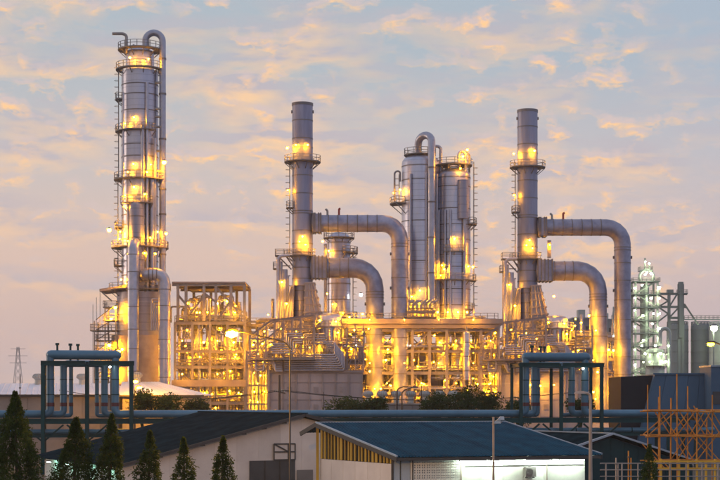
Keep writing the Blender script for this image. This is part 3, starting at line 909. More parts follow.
# ---------------------------------------------------------------- twin columns on the table
TD = 306.0
def twin_columns():
    zt = Z(321, TD)
    # left column with a domed head and a swan-neck overhead pipe
    c = Vector((X(421, TD), TD, zt)); r = 19.3 * TD / FPX
    t = thing('domed_column', c, 'wide silver column with domed head and swan-neck pipe', 'column')
    shell(t, c, r, zt, Z(164, TD), 'clad', dome=2.0)
    for py in (167, 181, 202, 222, 242, 262, 282, 302):
        ring('ring', 'flange', t, (c.x, c.y, Z(py, TD)), r * 1.012, .18)
    platform(t, (X(420, TD), TD, 0), Z(155, TD), 1.0, 16 * TD / FPX)
    kx = TD / FPX; yp = TD - r - .9
    pth = [(X(418, TD), TD - 1, Z(156, TD)), (X(418, TD), TD - 1.2, Z(146, TD))] + [Vector((X(424.3 - 6.3 * math.cos(R(a)), TD), TD - 1.2 - (r - .3) * a / 180, Z(145 - 7.2 * math.sin(R(a)), TD))) for a in range(20, 181, 20)] + [(X(430.6, TD), yp, Z(200, TD)), (X(430.6, TD), yp, zt)]
    MB().tube(pth, 3.7 * kx, 18).build('overhead_pipe', 'pipe_alu', t)
    for py in (171, 205, 240, 275, 305):
        ring('collar', 'flange', t, (X(430.6, TD), yp, Z(py, TD)), 4.1 * kx, .3)
    pipe('vent_pipe', 'pipe_alu', t, [(X(433, TD), TD - 1, Z(156, TD)), (X(433, TD), TD - 1, Z(147, TD)), (X(440.5, TD), TD - 1, Z(147, TD)), (X(440.5, TD), TD - 1, Z(172, TD))], .3, 1.0, 10)
    for px, rr in ((410, .2), (436, .3), (425.5, .16)):
        q = on_shell(c, r, px, 200, TD, .35)
        rod('riser_pipe', 'pipe_alu', t, (q.x, q.y, zt), (q.x, q.y, Z(176, TD)), rr, 'cyl')
    platform(t, c, Z(204, TD), r, r * 1.62, 155, 215)
    ladder(t, (c.x - r - .5, c.y - .8, Z(204, TD)), Z(180, TD), (-1, -.2, 0))
    pipe('vent_pipe', 'steel_grey', t, [(X(394.5, TD), TD - .5, Z(204, TD)), (X(394.5, TD), TD - .5, Z(172, TD)), (X(400, TD), TD - .5, Z(171, TD)), (X(400, TD), TD - .5, Z(182, TD))], .18, .6, 8)
    for px, py in ((400, 191), (394, 193), (411, 298), (417, 305), (408, 306), (419, 292)):
        lamp(t, on_shell(c, r, px, py, TD, .75))
    for px in (405, 414, 424, 436):
        lamp(t, (X(px, TD), TD - r - 2.2, Z(314, TD)), 'sodium_fill', .14)  # fill lamps added to throw gold up the column
    # right column, slimmer, with a flat platform head
    c = Vector((X(453.5, TD), TD - .8, zt)); r = 16.8 * TD / FPX
    t = thing('ladder_column', c, 'silver column with a lit flat head and ladder, right beside the domed column', 'column')
    shell(t, c, r, zt, Z(177, TD), 'clad', dome=1.7)
    for py in (179, 188, 210, 226, 241, 256, 268, 290, 306):
        ring('ring', 'flange', t, (c.x, c.y, Z(py, TD)), r * 1.012, .18)
    platform(t, c, Z(166, TD), 1.0, 18.5 * kx)
    for a in range(0, 360, 60):
        rod('platform_post', 'steel', t, (c.x + 2.2 * math.cos(R(a)), c.y + 2.2 * math.sin(R(a)), Z(177, TD)), (c.x + 2.2 * math.cos(R(a)), c.y + 2.2 * math.sin(R(a)), Z(166.5, TD)), .12)
    pth = [(X(458, TD), TD - 2.4, Z(174, TD)), (X(458, TD), TD - 2.4, Z(157, TD))] + arc((X(461.5, TD), TD - 2.4, Z(157, TD)), (-1, 0, 0), (0, 0, 1), 3.5 * kx, 0, 180, 8)[1:] + [(X(465, TD), TD - 2.4, Z(174, TD))]
    MB().tube(pth, 1.5 * kx, 12).build('overhead_pipe', 'pipe_alu', t)
    pipe('davit', 'steel', t, [(X(469, TD), TD - 1, Z(174, TD)), (X(469, TD), TD - 1, Z(156, TD)), (X(466, TD), TD - 1, Z(152.5, TD))], .2, .6, 8)
    for y0, y1 in ((225, 168), (280, 225), (318, 280)):
        ladder(t, (c.x + r + .55, c.y - .6, Z(y0, TD)), Z(y1, TD), (1, -.3, 0))
    platform(t, c, Z(225, TD), r, 23 * kx, 325, 385)
    platform(t, c, Z(253, TD), r, 20.5 * kx, 236, 300)
    platform(t, c, Z(281, TD), r, 22.5 * kx, 150, 390)
    platform(t, c, Z(310, TD), r, 21 * kx, 300, 390)
    shell(t, (c.x + 8 * kx, c.y - r - .1, 0), 1.0, Z(221, TD), Z(183, TD), 'clad_dark', 'side_jacket', seg=20)
    for px, rr in ((444, .18), (449, .24), (463, .3), (438, .26)):
        q = on_shell(c, r, px, 200, TD, .35)
        rod('riser_pipe', 'pipe_alu', t, (q.x, q.y, zt), (q.x, q.y, Z(212, TD)), rr, 'cyl')
    for px in (446, 456, 465):
        lamp(t, (X(px, TD), TD - r - 3.0, Z(314, TD)), 'sodium_fill', .13)  # fill lamps added at the foot of this column
    for px, py in ((453, 241), (441, 267), (443, 271), (467, 268), (472, 268), (461.5, 160), (466, 153), (459, 172), (440, 277)):
        lamp(t, on_shell(c, r, px, py, TD, .75))
twin_columns()

# ---------------------------------------------------------------- process modules: steel frames full of equipment
def module(label, px0, px1, d0, d1, nx, ny, rows, m='steel', brace=(), lamps=(), fill_lamps=(), pipes=0, seed=1, floors=(), colw=.42, top_extra=()):
    rnd = random.Random(seed)
    x0, x1 = X(px0, d0), X(px1, d0)
    t = thing('process_structure', ((x0 + x1) / 2, (d0 + d1) / 2, 0), label, 'steel structure', 'steel process structures')
    zs = [Z(r_, d0) for r_ in rows]
    lv = sorted(zs + [0.0])
    xs = [x0 + (x1 - x0) * i / nx for i in range(nx + 1)]
    ys = [d0 + (d1 - d0) * j / ny for j in range(ny + 1)]
    for x in xs:
        for y in ys:
            beam('column', m, t, (x, y, 0), (x, y, max(zs)), colw)
    for z in zs:
        for y in ys:
            for i in range(nx):
                beam('beam', m, t, (xs[i] + .2, y, z - .25), (xs[i + 1] - .2, y, z - .25), .34, .5)
        for x in xs:
            for j in range(ny):
                beam('cross_beam', m, t, (x, ys[j] + .2, z - .25), (x, ys[j + 1] - .2, z - .25), .3, .42)
    for k in range(len(lv) - 1):
        for i in range(nx):
            if brace == 'alt' and (i + k) % 2 == 0:
                a, b = (xs[i], xs[i + 1]) if (i + k) % 4 < 2 else (xs[i + 1], xs[i])
                beam('brace', m, t, (a, d0, lv[k] + .1), (b, d0, lv[k + 1] - .5), .24)
                if brace == 'alt':
                    beam('brace', m, t, (b, d1, lv[k] + .1), (a, d1, lv[k + 1] - .5), .24)
    for f in floors:
        deck(t, x0 + .1, x1 - .1, d0 + .25, d1 - .1, zs[f] + .12, rail=True)
    for z in zs:                                   # handrails and cable trays along every level
        P_ = [Vector((x0 + (x1 - x0) * i / (nx * 3), d0 - .25, z)) for i in range(nx * 3 + 1)]
        rail_mesh(P_).build('handrail', 'rail', t)
        zt_ = z - rnd.uniform(.9, 1.6)
        beam('cable_tray', 'grating', t, (x0, d0 + rnd.uniform(.5, 2.5), zt_), (x1, d0 + rnd.uniform(.5, 2.5), zt_), .6, .12, 'box')
    for i in range(pipes):                         # small-bore lines
        x = rnd.uniform(x0, x1); y = rnd.uniform(d0 - .1, d0 + 3); k_ = rnd.randrange(len(lv) - 1)
        w_ = rnd.uniform(.8, 3.5) * rnd.choice((-1, 1)); zm = rnd.uniform(lv[k_] + .6, lv[k_ + 1] - .4)
        if x0 < x + w_ < x1:
            MB().tube(bend([(x, y, lv[k_]), (x, y, zm), (x + w_, y, zm), (x + w_, y, lv[k_ + 1])], .25, 3), rnd.choice((.07, .09, .12)), 6).build('small_pipe', rnd.choice(('pipe_alu', 'steel', 'valve')), t)
            if rnd.random() < .5:
                ring_on('valve', 'valve', t, (x + w_ * .5, y, zm), (1, 0, 0), .26, .35)
    # pipework: horizontal runs carried on the beams, and risers
    for i in range(pipes):
        z = rnd.choice(zs) + rnd.uniform(.25, .5); y = rnd.uniform(d0 + .5, d1 - .5); r = rnd.choice((.14, .18, .25, .33))
        a, b = rnd.uniform(x0, x0 + (x1 - x0) * .5), rnd.uniform(x0 + (x1 - x0) * .5, x1)
        zd = rnd.uniform(1.0, 5.0) * rnd.choice((-1, 1))
        pipe('pipe', rnd.choice(('pipe_alu', 'pipe_alu', 'clad', 'steel')), t, [(a, y, z - abs(zd) * .8), (a, y, z + r), (b, y, z + r), (b, y, max(.3, z + zd))], r, None, 8, 4)
    for i in range(pipes // 2):
        x = rnd.uniform(x0, x1); y = rnd.uniform(d0 + .3, d1 - .6); za = rnd.uniform(0, max(zs) * .4)
        rod('riser_pipe', rnd.choice(('pipe_alu', 'clad')), t, (x, y, za), (x, y, rnd.uniform(max(zs) * .6, max(zs) + .8)), rnd.choice((.15, .22, .32)), 'cyl')
    for px, py, dy in lamps:
        lamp(t, (X(px, d0), d0 + dy, Z(py, d0)), 'white_lamp' if rnd.random() < .1 else 'sodium_mod')
    for j, row in enumerate(rows[1:]):             # fill lamps added on arms to gild the front steel
        for i in range(nx):
            if (i + j) % 2 == 0:
                x = x0 + (x1 - x0) * (i + .5) / nx; z = Z(row, d0) + 1.6
                rod('fill_lamp_arm', 'rail', t, (x, d0 - .2, z + .35), (x, d0 - 2.4, z + .35), .05)
                lamp(t, (x, d0 - 2.6, z), 'sodium_fill', .078)
    for px, py, dy in fill_lamps:
        lamp(t, (X(px, d0), d0 + dy, Z(py, d0)), 'sodium_fill', .15)  # added fill lamps tucked inside the frame for an even golden glow
    return t, zs

t1, z1 = module('tall roofed steel structure full of lit pipes between the tallest column and a furnace', 175, 245, 297.0, 311.0, 4, 2, (402, 383, 366, 350, 322), brace='alt', pipes=46, seed=3, fill_lamps=[(203, 342, 1.5), (233, 342, 1.5), (190, 358, 1.5), (222, 376, 1.5), (204, 393, 1.5), (238, 393, 1.5), (208, 298, 4), (190, 300, 3), (226, 300, 3), (238, 312, 1.5), (196, 312, 1.5), (188, 410, 1.5)], floors=(4, 2, 0),
    lamps=[(187, 303, .8), (178, 308, .6), (216, 303, 2), (235, 306, .6), (232, 311, 3), (205, 311, 5), (187, 330, .8), (185, 346, .6), (186, 352, 3), (219, 328, .9), (221, 350, .8), (219, 358, 3), (233, 350, .7), (235, 354, 3), (230, 371, .8), (222, 373, 3), (199, 374, 4), (229, 391, .7), (230, 398, 3),
           (207, 337, 5), (196, 337, 5), (238, 337, 5), (208, 358, 6), (192, 392, 3), (210, 394, 4), (240, 394, 3), (187, 374, 3), (215, 408, 1), (236, 412, 2)])
# roof level over it
for px in (178, 186, 204, 216, 231, 244.5):
    for y in (297.0, 311.0):
        beam('roof_post', 'steel', t1, (X(px, 297), y, Z(321, 297)), (X(px, 297), y, Z(284, 297)), .5)
for a, b, ra, rb in ((178, 190, 295, 309), (204, 190, 296, 314), (204, 217, 293, 303), (217, 235, 288, 308), (231, 244, 303, 318), (231, 219, 300, 318)):
    beam('roof_brace', 'steel', t1, (X(a, 297), 297, Z(ra, 297)), (X(b, 297), 297, Z(rb, 297)), .4)
for y in (297.0, 304.0, 311.0):
    beam('roof_beam', 'steel', t1, (X(172, 297), y, Z(284, 297)), (X(245, 297), y, Z(284, 297)), .5, .8)
MB().box((X(209, 297), 304, Z(282.6, 297)), (72 * K, 15, .3)).build('roof', 'deck_concrete', t1, smooth=False)
MB().box((X(208, 297), 304, Z(288, 297)), (44 * K, 8, .25)).build('hoist_deck', 'grating', t1, smooth=False)
rr_ = random.Random(17)
for i in range(26):
    x = X(rr_.uniform(180, 240), 297); y = rr_.uniform(298, 309); zt_ = Z(rr_.uniform(292, 314), 297); w_ = rr_.uniform(-3, 3)
    MB().tube(bend([(x, y, Z(322, 297)), (x, y, zt_), (x + w_, y, zt_), (x + w_, y, Z(321, 297))], .35, 3), rr_.choice((.12, .18, .26)), 7).build('pipe', rr_.choice(('pipe_alu', 'valve')), t1)
    ring_on('valve', 'valve', t1, (x + w_ / 2, y, zt_), (1, 0, 0), .4, .4)
beam('thick_girder', 'deck_concrete', t1, (X(172, 297), 296.6, Z(383.5, 297)), (X(250, 297), 296.6, Z(383.5, 297)), .7, 1.2, 'box')

def exchanger(px0, px1, py, d, r_px, label, m='clad', base=None):
    """horizontal shell-and-tube vessel on two saddles"""
    k = d / FPX; r = r_px * k; z = Z(py, d); x0, x1 = X(px0, d), X(px1, d)
    t = thing('exchanger', ((x0 + x1) / 2, d, z - r - .5), label, 'vessel', 'horizontal vessels on the structures')
    b = MB()
    pr = [(x0 - r * .5, .05), (x0 - r * .38, r * .6), (x0, r), (x1, r), (x1 + r * .38, r * .6), (x1 + r * .5, .05)]
    b.tube([(x, d, z) for x, _ in pr], [q for _, q in pr], 20).build('shell', m, t)
    for f in (.2, .8):
        x = x0 + (x1 - x0) * f
        block('saddle', 'steel', t, (x, d, z - r * .7 - .25), (.4, r * 1.5, r * .6 + .5))
    for f in (.0, 1.0):
        ring_on('flange', 'flange', t, (x0 + (x1 - x0) * f, d, z), (1, 0, 0), r * 1.1, .2)
    for f in (.3, .65):
        x = x0 + (x1 - x0) * f
        rod('nozzle', 'valve', t, (x, d, z + r * .9), (x, d, z + r + .7), .2, 'cyl')
    return t
for i, (a, b, py, d) in enumerate(((188, 202, 317, 301), (207, 219, 316.5, 301), (224, 238, 317, 300.5), (194, 212, 315, 307), (216, 232, 315, 307))):
    exchanger(a, b, py, d, 3.4, 'small silver horizontal vessel on the top floor of the roofed structure')
for i, (a, b, py, d) in enumerate(((188, 214, 361, 301), (222, 240, 361, 301), (186, 206, 397, 301), (214, 238, 397, 301))):
    exchanger(a, b, py, d, 4.6, 'silver horizontal vessel on a lower floor of the roofed structure')

def upright(px, d, y0, y1, rp, label, m='clad'):
    k = d / FPX; c = Vector((X(px, d), d, Z(y0, d))); r = rp * k
    t = thing('upright_vessel', c, label, 'vessel', 'upright vessels inside the structures')
    shell(t, c, r, Z(y0, d), Z(y1, d), m, dome=r * .5, seg=24)
    for f in (.2, .5, .8):
        ring('ring', 'flange', t, (c.x, c.y, Z(y0 + (y1 - y0) * f, d)), r * 1.03, .2)
    rod('nozzle', 'valve', t, (c.x, c.y, Z(y1, d) + r * .45), (c.x, c.y, Z(y1, d) + r * .5 + .8), .2, 'cyl')
for px in (197, 213, 229):
    upright(px, 304, 451, 327, 6.0, 'tall upright vessel standing through the floors of the roofed structure')

# lower open frame between the roofed structure and the first heater
module('low open steel frame of pipes beside the roofed structure', 246, 292, 304.0, 314.0, 3, 1, (408, 392, 372, 350, 324), brace='alt', pipes=34, seed=9, fill_lamps=[(256, 358, 1.5), (268, 384, 1.5), (276, 340, 3), (262, 402, 1.5)],
    lamps=[(252, 340, 1), (262, 362, 1), (270, 344, 2), (255, 384, 1), (264, 396, 1), (281, 366, 2), (250, 400, 1), (274, 404, 2), (268, 330, 1), (258, 352, 3), (283, 348, 3)])

# table structure carrying the twin columns
tt, _ = module('long table-top steel structure carrying the two silver columns', 344, 498, 299.0, 315.0, 9, 2, (409, 392, 372, 350, 329), brace='alt', pipes=84, seed=21, fill_lamps=[(352, 352, 1.5), (386, 360, 1.5), (414, 360, 1.5), (440, 342, 2), (446, 380, 1.5), (474, 352, 1.5), (478, 384, 1.5), (422, 398, 1.5), (360, 385, 2), (492, 366, 1.5)], floors=(2,), colw=.5,
    lamps=[(350, 334, 1), (356, 345, 1), (363, 331, 2), (350, 360, 2), (358, 372, 2), (387, 340, 1), (388, 352, 2), (386, 369, 2), (412, 344, 1), (418, 366, 1), (434, 362, 1), (433, 368, 3), (428, 346, 2), (444, 352, 2), (446, 366, 1), (454, 344, 2), (458, 372, 1), (467, 362, .6), (467.5, 366, .6), (472, 340, 2), (480, 356, 1), (484, 372, 2), (492, 344, 2),
           (413, 392, 1), (424, 384, 2), (440, 388, 1), (452, 394, 2), (468, 390, 1), (482, 391, 1), (489, 392, 1), (497, 389, 2), (360, 398, 1), (352, 388, 2), (390, 385, 2), (405, 330, 3), (460, 334, 5), (436, 334, 6), (420, 334, 6), (398, 372, 3), (475, 378, 5)])
MB().box((X(421, 299), 307, Z(325, 299)), (158 * 299 / FPX, 17.5, 1.3)).build('table_slab', 'deck_concrete', tt, smooth=False)
for k, (r_, yy) in enumerate(((.2, 298.6), (.14, 299.2), (.28, 299.9), (.16, 300.6))):
    rod('deck_pipe', 'pipe_alu', tt, (X(342 + 6 * k, 299), yy, Z(320.6, 299) + r_), (X(496 - 9 * k, 299), yy, Z(320.6, 299) + r_), r_, 'cyl')
rail_mesh([Vector((X(340 + 3.5 * i, 299), 298.0, Z(319.4, 299))) for i in range(46)]).build('handrail', 'rail', tt)
beam('edge_beam', 'deck_concrete', tt, (X(340, 299), 298, Z(321.6, 299)), (X(503, 299), 298, Z(321.6, 299)), .3, .9, 'box')
# manifold deck in front of the domed column
deck(tt, X(407, 299), X(437, 299), 298.2, 300.4, Z(317, 299))
deck(tt, X(409, 299), X(436, 299), 298.4, 300.4, Z(308, 299))
for i in range(7):
    x = X(409 + 4 * i, 299)
    pipe('manifold_pipe', 'pipe_alu', tt, [(x, 299.2, Z(321, 299)), (x, 299.2, Z(303 + (i % 2) * 2, 299)), (x + .9, 299.2, Z(300, 299))], .2, .4, 8)
    rod('valve', 'valve', tt, (x - .3, 299.0, Z(312, 299)), (x + .5, 299.0, Z(312, 299)), .32, 'cyl')
for px in (442, 458):
    upright(px, 303, 380, 336, 6.5, 'stout upright vessel hung under the table-top structure')
for px in (466.5,):
    upright(px, 297.4, 380, 333, 3.8, 'slim upright vessel standing in front of the table-top structure')
for px0, px1 in ((350, 366), (408, 428), (474, 492)):
    exchanger(px0, px1, 386, 303, 4.5, 'silver horizontal vessel inside the table-top structure')
# disc-shaped tank end beside the right column
MB().lathe([(.1, Z(321, 300)), (2.0, Z(321, 300)), (2.2, Z(318, 300)), (1.9, Z(316.5, 300)), (.1, Z(316, 300))], (X(475, 300), 300, 0), 24).build('pot', 'clad', tt)

# frame behind the second heater
module('steel frame of pipes behind the ducts of the furnace beside the green-lit tower', 548, 622, 318.0, 328.0, 5, 1, (408, 392, 376, 358, 338), brace='alt', pipes=36, seed=33, fill_lamps=[(562, 346, 1), (580, 384, 1), (604, 384, -3), (572, 330, .5), (608, 350, -1)],
    lamps=[(563, 322, .5), (567, 338, .6), (574, 352, 1), (560, 352, 1), (585, 340, 1), (580, 366, 1), (570, 378, 1), (590, 384, 1), (612, 392, -4), (604, 372, 1), (616, 396, -3), (575, 396, 1), (560, 388, 1), (586, 352, 2)])

# clad backdrops added behind the frames to close gaps and catch lamplight
def hall(px0, px1, d, row, depth, label):
    x0, x1 = X(px0, d), X(px1, d); z = Z(row, d)
    t = thing('backdrop_hall', ((x0 + x1) / 2, d + depth / 2, 0), label, 'building', 'added clad backdrops behind the process structures')
    MB().box(((x0 + x1) / 2, d + depth / 2, z / 2), (x1 - x0 - .3, depth, z)).build('core', 'shed_wall', t, smooth=False)
    n = max(3, int((x1 - x0) / 2.4)); w = (x1 - x0) / n
    for i in range(n):
        for j in range(4):
            block('cladding_panel', 'firebox', t, (x0 + w * (i + .5), d - .06, z * (j + .5) / 4), (w - .08, .2, z / 4 - .08))
    block('roof', 'deck_concrete', t, ((x0 + x1) / 2, d + depth / 2, z + .2), (x1 - x0 + .8, depth + .8, .35))
hall(178, 296, 316.0, 344, 14, 'long added backdrop hall behind the roofed structure, lit orange')
hall(340, 500, 322.0, 345, 14, 'long added backdrop hall behind the table-top structure, lit orange')
hall(544, 616, 334.0, 352, 14, 'added backdrop hall behind the furnace beside the green-lit tower')

# ---------------------------------------------------------------- teal pipe rack with two expansion loops
RK0 = Vector((X(43, 208), 208.0, 0))
RK1 = Vector((X(521, 218), 218.0, 0))
RS = (RK1 - RK0).normalized()                  # along the rack
RN = Vector((-RS.y, RS.x, 0))                  # away from the camera
RSP = (RK1 - RK0).length
def rk(s, n, z):
    return RK0 + RS * s + RN * n + Vector((0, 0, z))
def pipe_rack():
    t = thing('pipe_rack', rk(30, 2.5, 0), 'long teal steel pipe rack with two box frames round its expansion loops', 'pipe rack')
    S0, S1, D = -9.0, 88.0, 5.0
    zt, zl = 7.0, 5.0
    for n in (0, D):
        for a, b in ((S0, 5.65), (5.65, 11.3), (11.3, 30), (30, 48), (48, RSP), (RSP, RSP + 5.65), (RSP + 5.65, RSP + 11.5), (RSP + 11.5, S1)):
            beam('girder', 'teal', t, rk(a, n, zt - .1), rk(b, n, zt - .1), .35, .65)
            beam('lower_girder', 'teal', t, rk(a, n, zl), rk(b, n, zl), .3, .4)
    st = [-6.0, 21, 30, 39, 48, 57, RSP + 21, RSP + 25] + [s0 + q for s0 in (0, RSP) for q in (0, 5.65, 11.4)]
    for s in st:
        loop = any(abs(s - s0 - q) < .01 for s0 in (0, RSP) for q in (0, 5.65, 11.4))
        for n in (0, D):
            beam('column', 'teal', t, rk(s, n, 0), rk(s, n, 14.3 if loop else zt - .55), .48 if n == 0 else .4)
        beam('cross_beam', 'teal', t, rk(s, 0, zt + .05), rk(s, D, zt + .05), .3, .4)
        beam('cross_beam', 'teal', t, rk(s, 0, zl), rk(s, D, zl), .3, .4)
        if loop:
            for sg in (-1, 1):
                beam('knee_brace', 'teal', t, rk(s, 0, 4.2), rk(s + sg * 2.6, 0, zt - .55), .22)
    for s0 in (0, RSP):
        for n in (0, D):
            for a, b in ((-.3, 5.4), (5.9, 11.75)):
                beam('top_beam', 'teal', t, rk(s0 + a, n, 14.5), rk(s0 + b, n, 14.5), .45, .6)
        for q in (0, 5.65, 11.4):
            beam('top_cross_beam', 'teal', t, rk(s0 + q, .2, 14.45), rk(s0 + q, D - .2, 14.45), .3, .45)
        lamp(t, rk(s0 + 8.6, -.5, 14.0), 'white_lamp', .13)
pipe_rack()
def pipeline(n, r, lo, top, offs, label, bands=True, header=False):
    o = thing('pipeline', rk(30, n, lo), label, 'pipeline', 'pipelines on the teal rack')
    runs = [rk(-14, n, lo)]
    for s0 in (0, RSP):
        a, b = s0 + offs[0], s0 + offs[1]
        if header:                                  # risers feed a fat round-ended header
            pipe('pipe', 'teal_pipe', o, runs + [rk(a, n, lo), rk(a, n, top)], r, r * 1.3, 18, 7)
            runs = [rk(b, n, top), rk(b, n, lo)]
            q0, q1 = s0 + .35, s0 + 10.1
            rr = .62
            ss = [q0, q0 + .08, q0 + .25, q0 + .6, q1 - .6, q1 - .25, q1 - .08, q1]
            MB().tube([rk(s, n, top) for s in ss], [.05, rr * .45, rr * .8, rr, rr, rr * .8, rr * .45, .05], 24).build('header', 'teal_pipe', o)
        else:
            runs += [rk(a, n, lo), rk(a, n, top), rk(b, n, top), rk(b, n, lo)]
    pipe('pipe', 'teal_pipe', o, runs + [rk(92, n, lo)], r, r * 1.3, 18, 7)
    for s0 in (0, RSP):
        for q in offs:
            if bands:
                ring('band', 'maroon', o, rk(s0 + q, n, 9.1), r * 1.05, .5)
            for z in (10.4, 12.4):
                ring('clamp', 'teal', o, rk(s0 + q, n, z), r * 1.05, .12)
        rod('air_vent', 'teal', o, rk(s0 + offs[0] + .9, n, top + r * .3), rk(s0 + offs[0] + .9, n, 16.9), .14, 'cyl')
        rod('vent_cap', 'teal', o, rk(s0 + offs[0] + .9, n, 16.85), rk(s0 + offs[0] + .9, n, 17.15), .26, 'cyl')
pipeline(1.0, .52, 7.85, 15.6, (.9, 9.3), 'fat blue-green pipeline at the front edge of the teal rack, feeding round-ended headers', header=True)
pipeline(2.6, .46, 7.80, 14.5, (2.55, 7.9), 'blue-green pipeline in the middle of the teal rack')
pipeline(4.1, .28, 7.62, 14.4, (3.5, 6.9), 'thinnest blue-green pipeline at the back of the teal rack')
o = thing('water_line', rk(30, 2.4, 5.2), 'straight blue-green pipe on the lower tier of the teal rack', 'pipeline')
rod('pipe', 'teal_pipe', o, rk(-14, 1.2, 5.55), rk(92, 1.2, 5.55), .33, 'cyl')
for s in range(-8, 90, 8):
    ring_on('clamp', 'teal', o, rk(s, 1.2, 5.55), RS, .36, .15)

# ---------------------------------------------------------------- roofs and walls
def roof_sheets(parent, e0, e1, r0, r1, n, m, ribs=5, rib=.05, t=.05, rows=1):
    """profiled metal sheets between an eave line and a ridge line, one object per sheet"""
    e0, e1, r0, r1 = map(Vector, (e0, e1, r0, r1))
    up = (e1 - e0).cross(r0 - e0).normalized()
    if up.z < 0:
        up = -up
    for i in range(n):
        b = MB(); lo, hi = [], []
        prof = [((k + q) / ribs, z) for k in range(ribs) for q, z in ((0, 0), (.70, 0), (.78, 1), (.92, 1))] + [(1.0, 0)]
        for q, z in prof:
            f = (i + .004 + q * .992) / n
            h = up * (rib * z + .012 * (i % 2))
            lo.append(e0.lerp(e1, f) + h); hi.append(r0.lerp(r1, f) + h)
        m_ = len(lo)
        vs = lo + hi + [p - up * t for p in lo] + [p - up * t for p in hi]
        fs = []
        for k in range(m_ - 1):
            fs += [(k, k + 1, m_ + k + 1, m_ + k), (2 * m_ + k, 3 * m_ + k, 3 * m_ + k + 1, 2 * m_ + k + 1),
                   (k, 2 * m_ + k, 2 * m_ + k + 1, k + 1), (m_ + k, m_ + k + 1, 3 * m_ + k + 1, 3 * m_ + k)]
        fs += [(0, m_, 3 * m_, 2 * m_), (m_ - 1, 3 * m_ - 1, 4 * m_ - 1, 2 * m_ - 1)]
        b.add(vs, fs).build('roof_sheet', m, parent, smooth=False)

def wall_panels(parent, p0, p1, z0, ztop, n, rows, m, name='wall_panel', t=.12, gap=.03):
    """upright panels along p0-p1; ztop(f) gives the height at fraction f"""
    p0, p1 = Vector(p0), Vector(p1); u = (p1 - p0).normalized(); nv = Vector((u.y, -u.x, 0))
    L = (p1 - p0).length
    for i in range(n):
        f0, f1 = i / n + gap / L / 2, (i + 1) / n - gap / L / 2
        for j in range(rows):
            a0 = z0 + (ztop(f0) - z0) * j / rows; a1 = z0 + (ztop(f0) - z0) * (j + 1) / rows - gap
            b0 = z0 + (ztop(f1) - z0) * j / rows; b1 = z0 + (ztop(f1) - z0) * (j + 1) / rows - gap
            q0, q1 = p0.lerp(p1, f0), p0.lerp(p1, f1)
            MB().prism([(q0.x, q0.y, a0), (q1.x, q1.y, b0), (q1.x, q1.y, b1), (q0.x, q0.y, a1)], -nv * t).build(name, m, parent, smooth=False)

def V(p, z):
    return Vector((p[0], p[1], z))

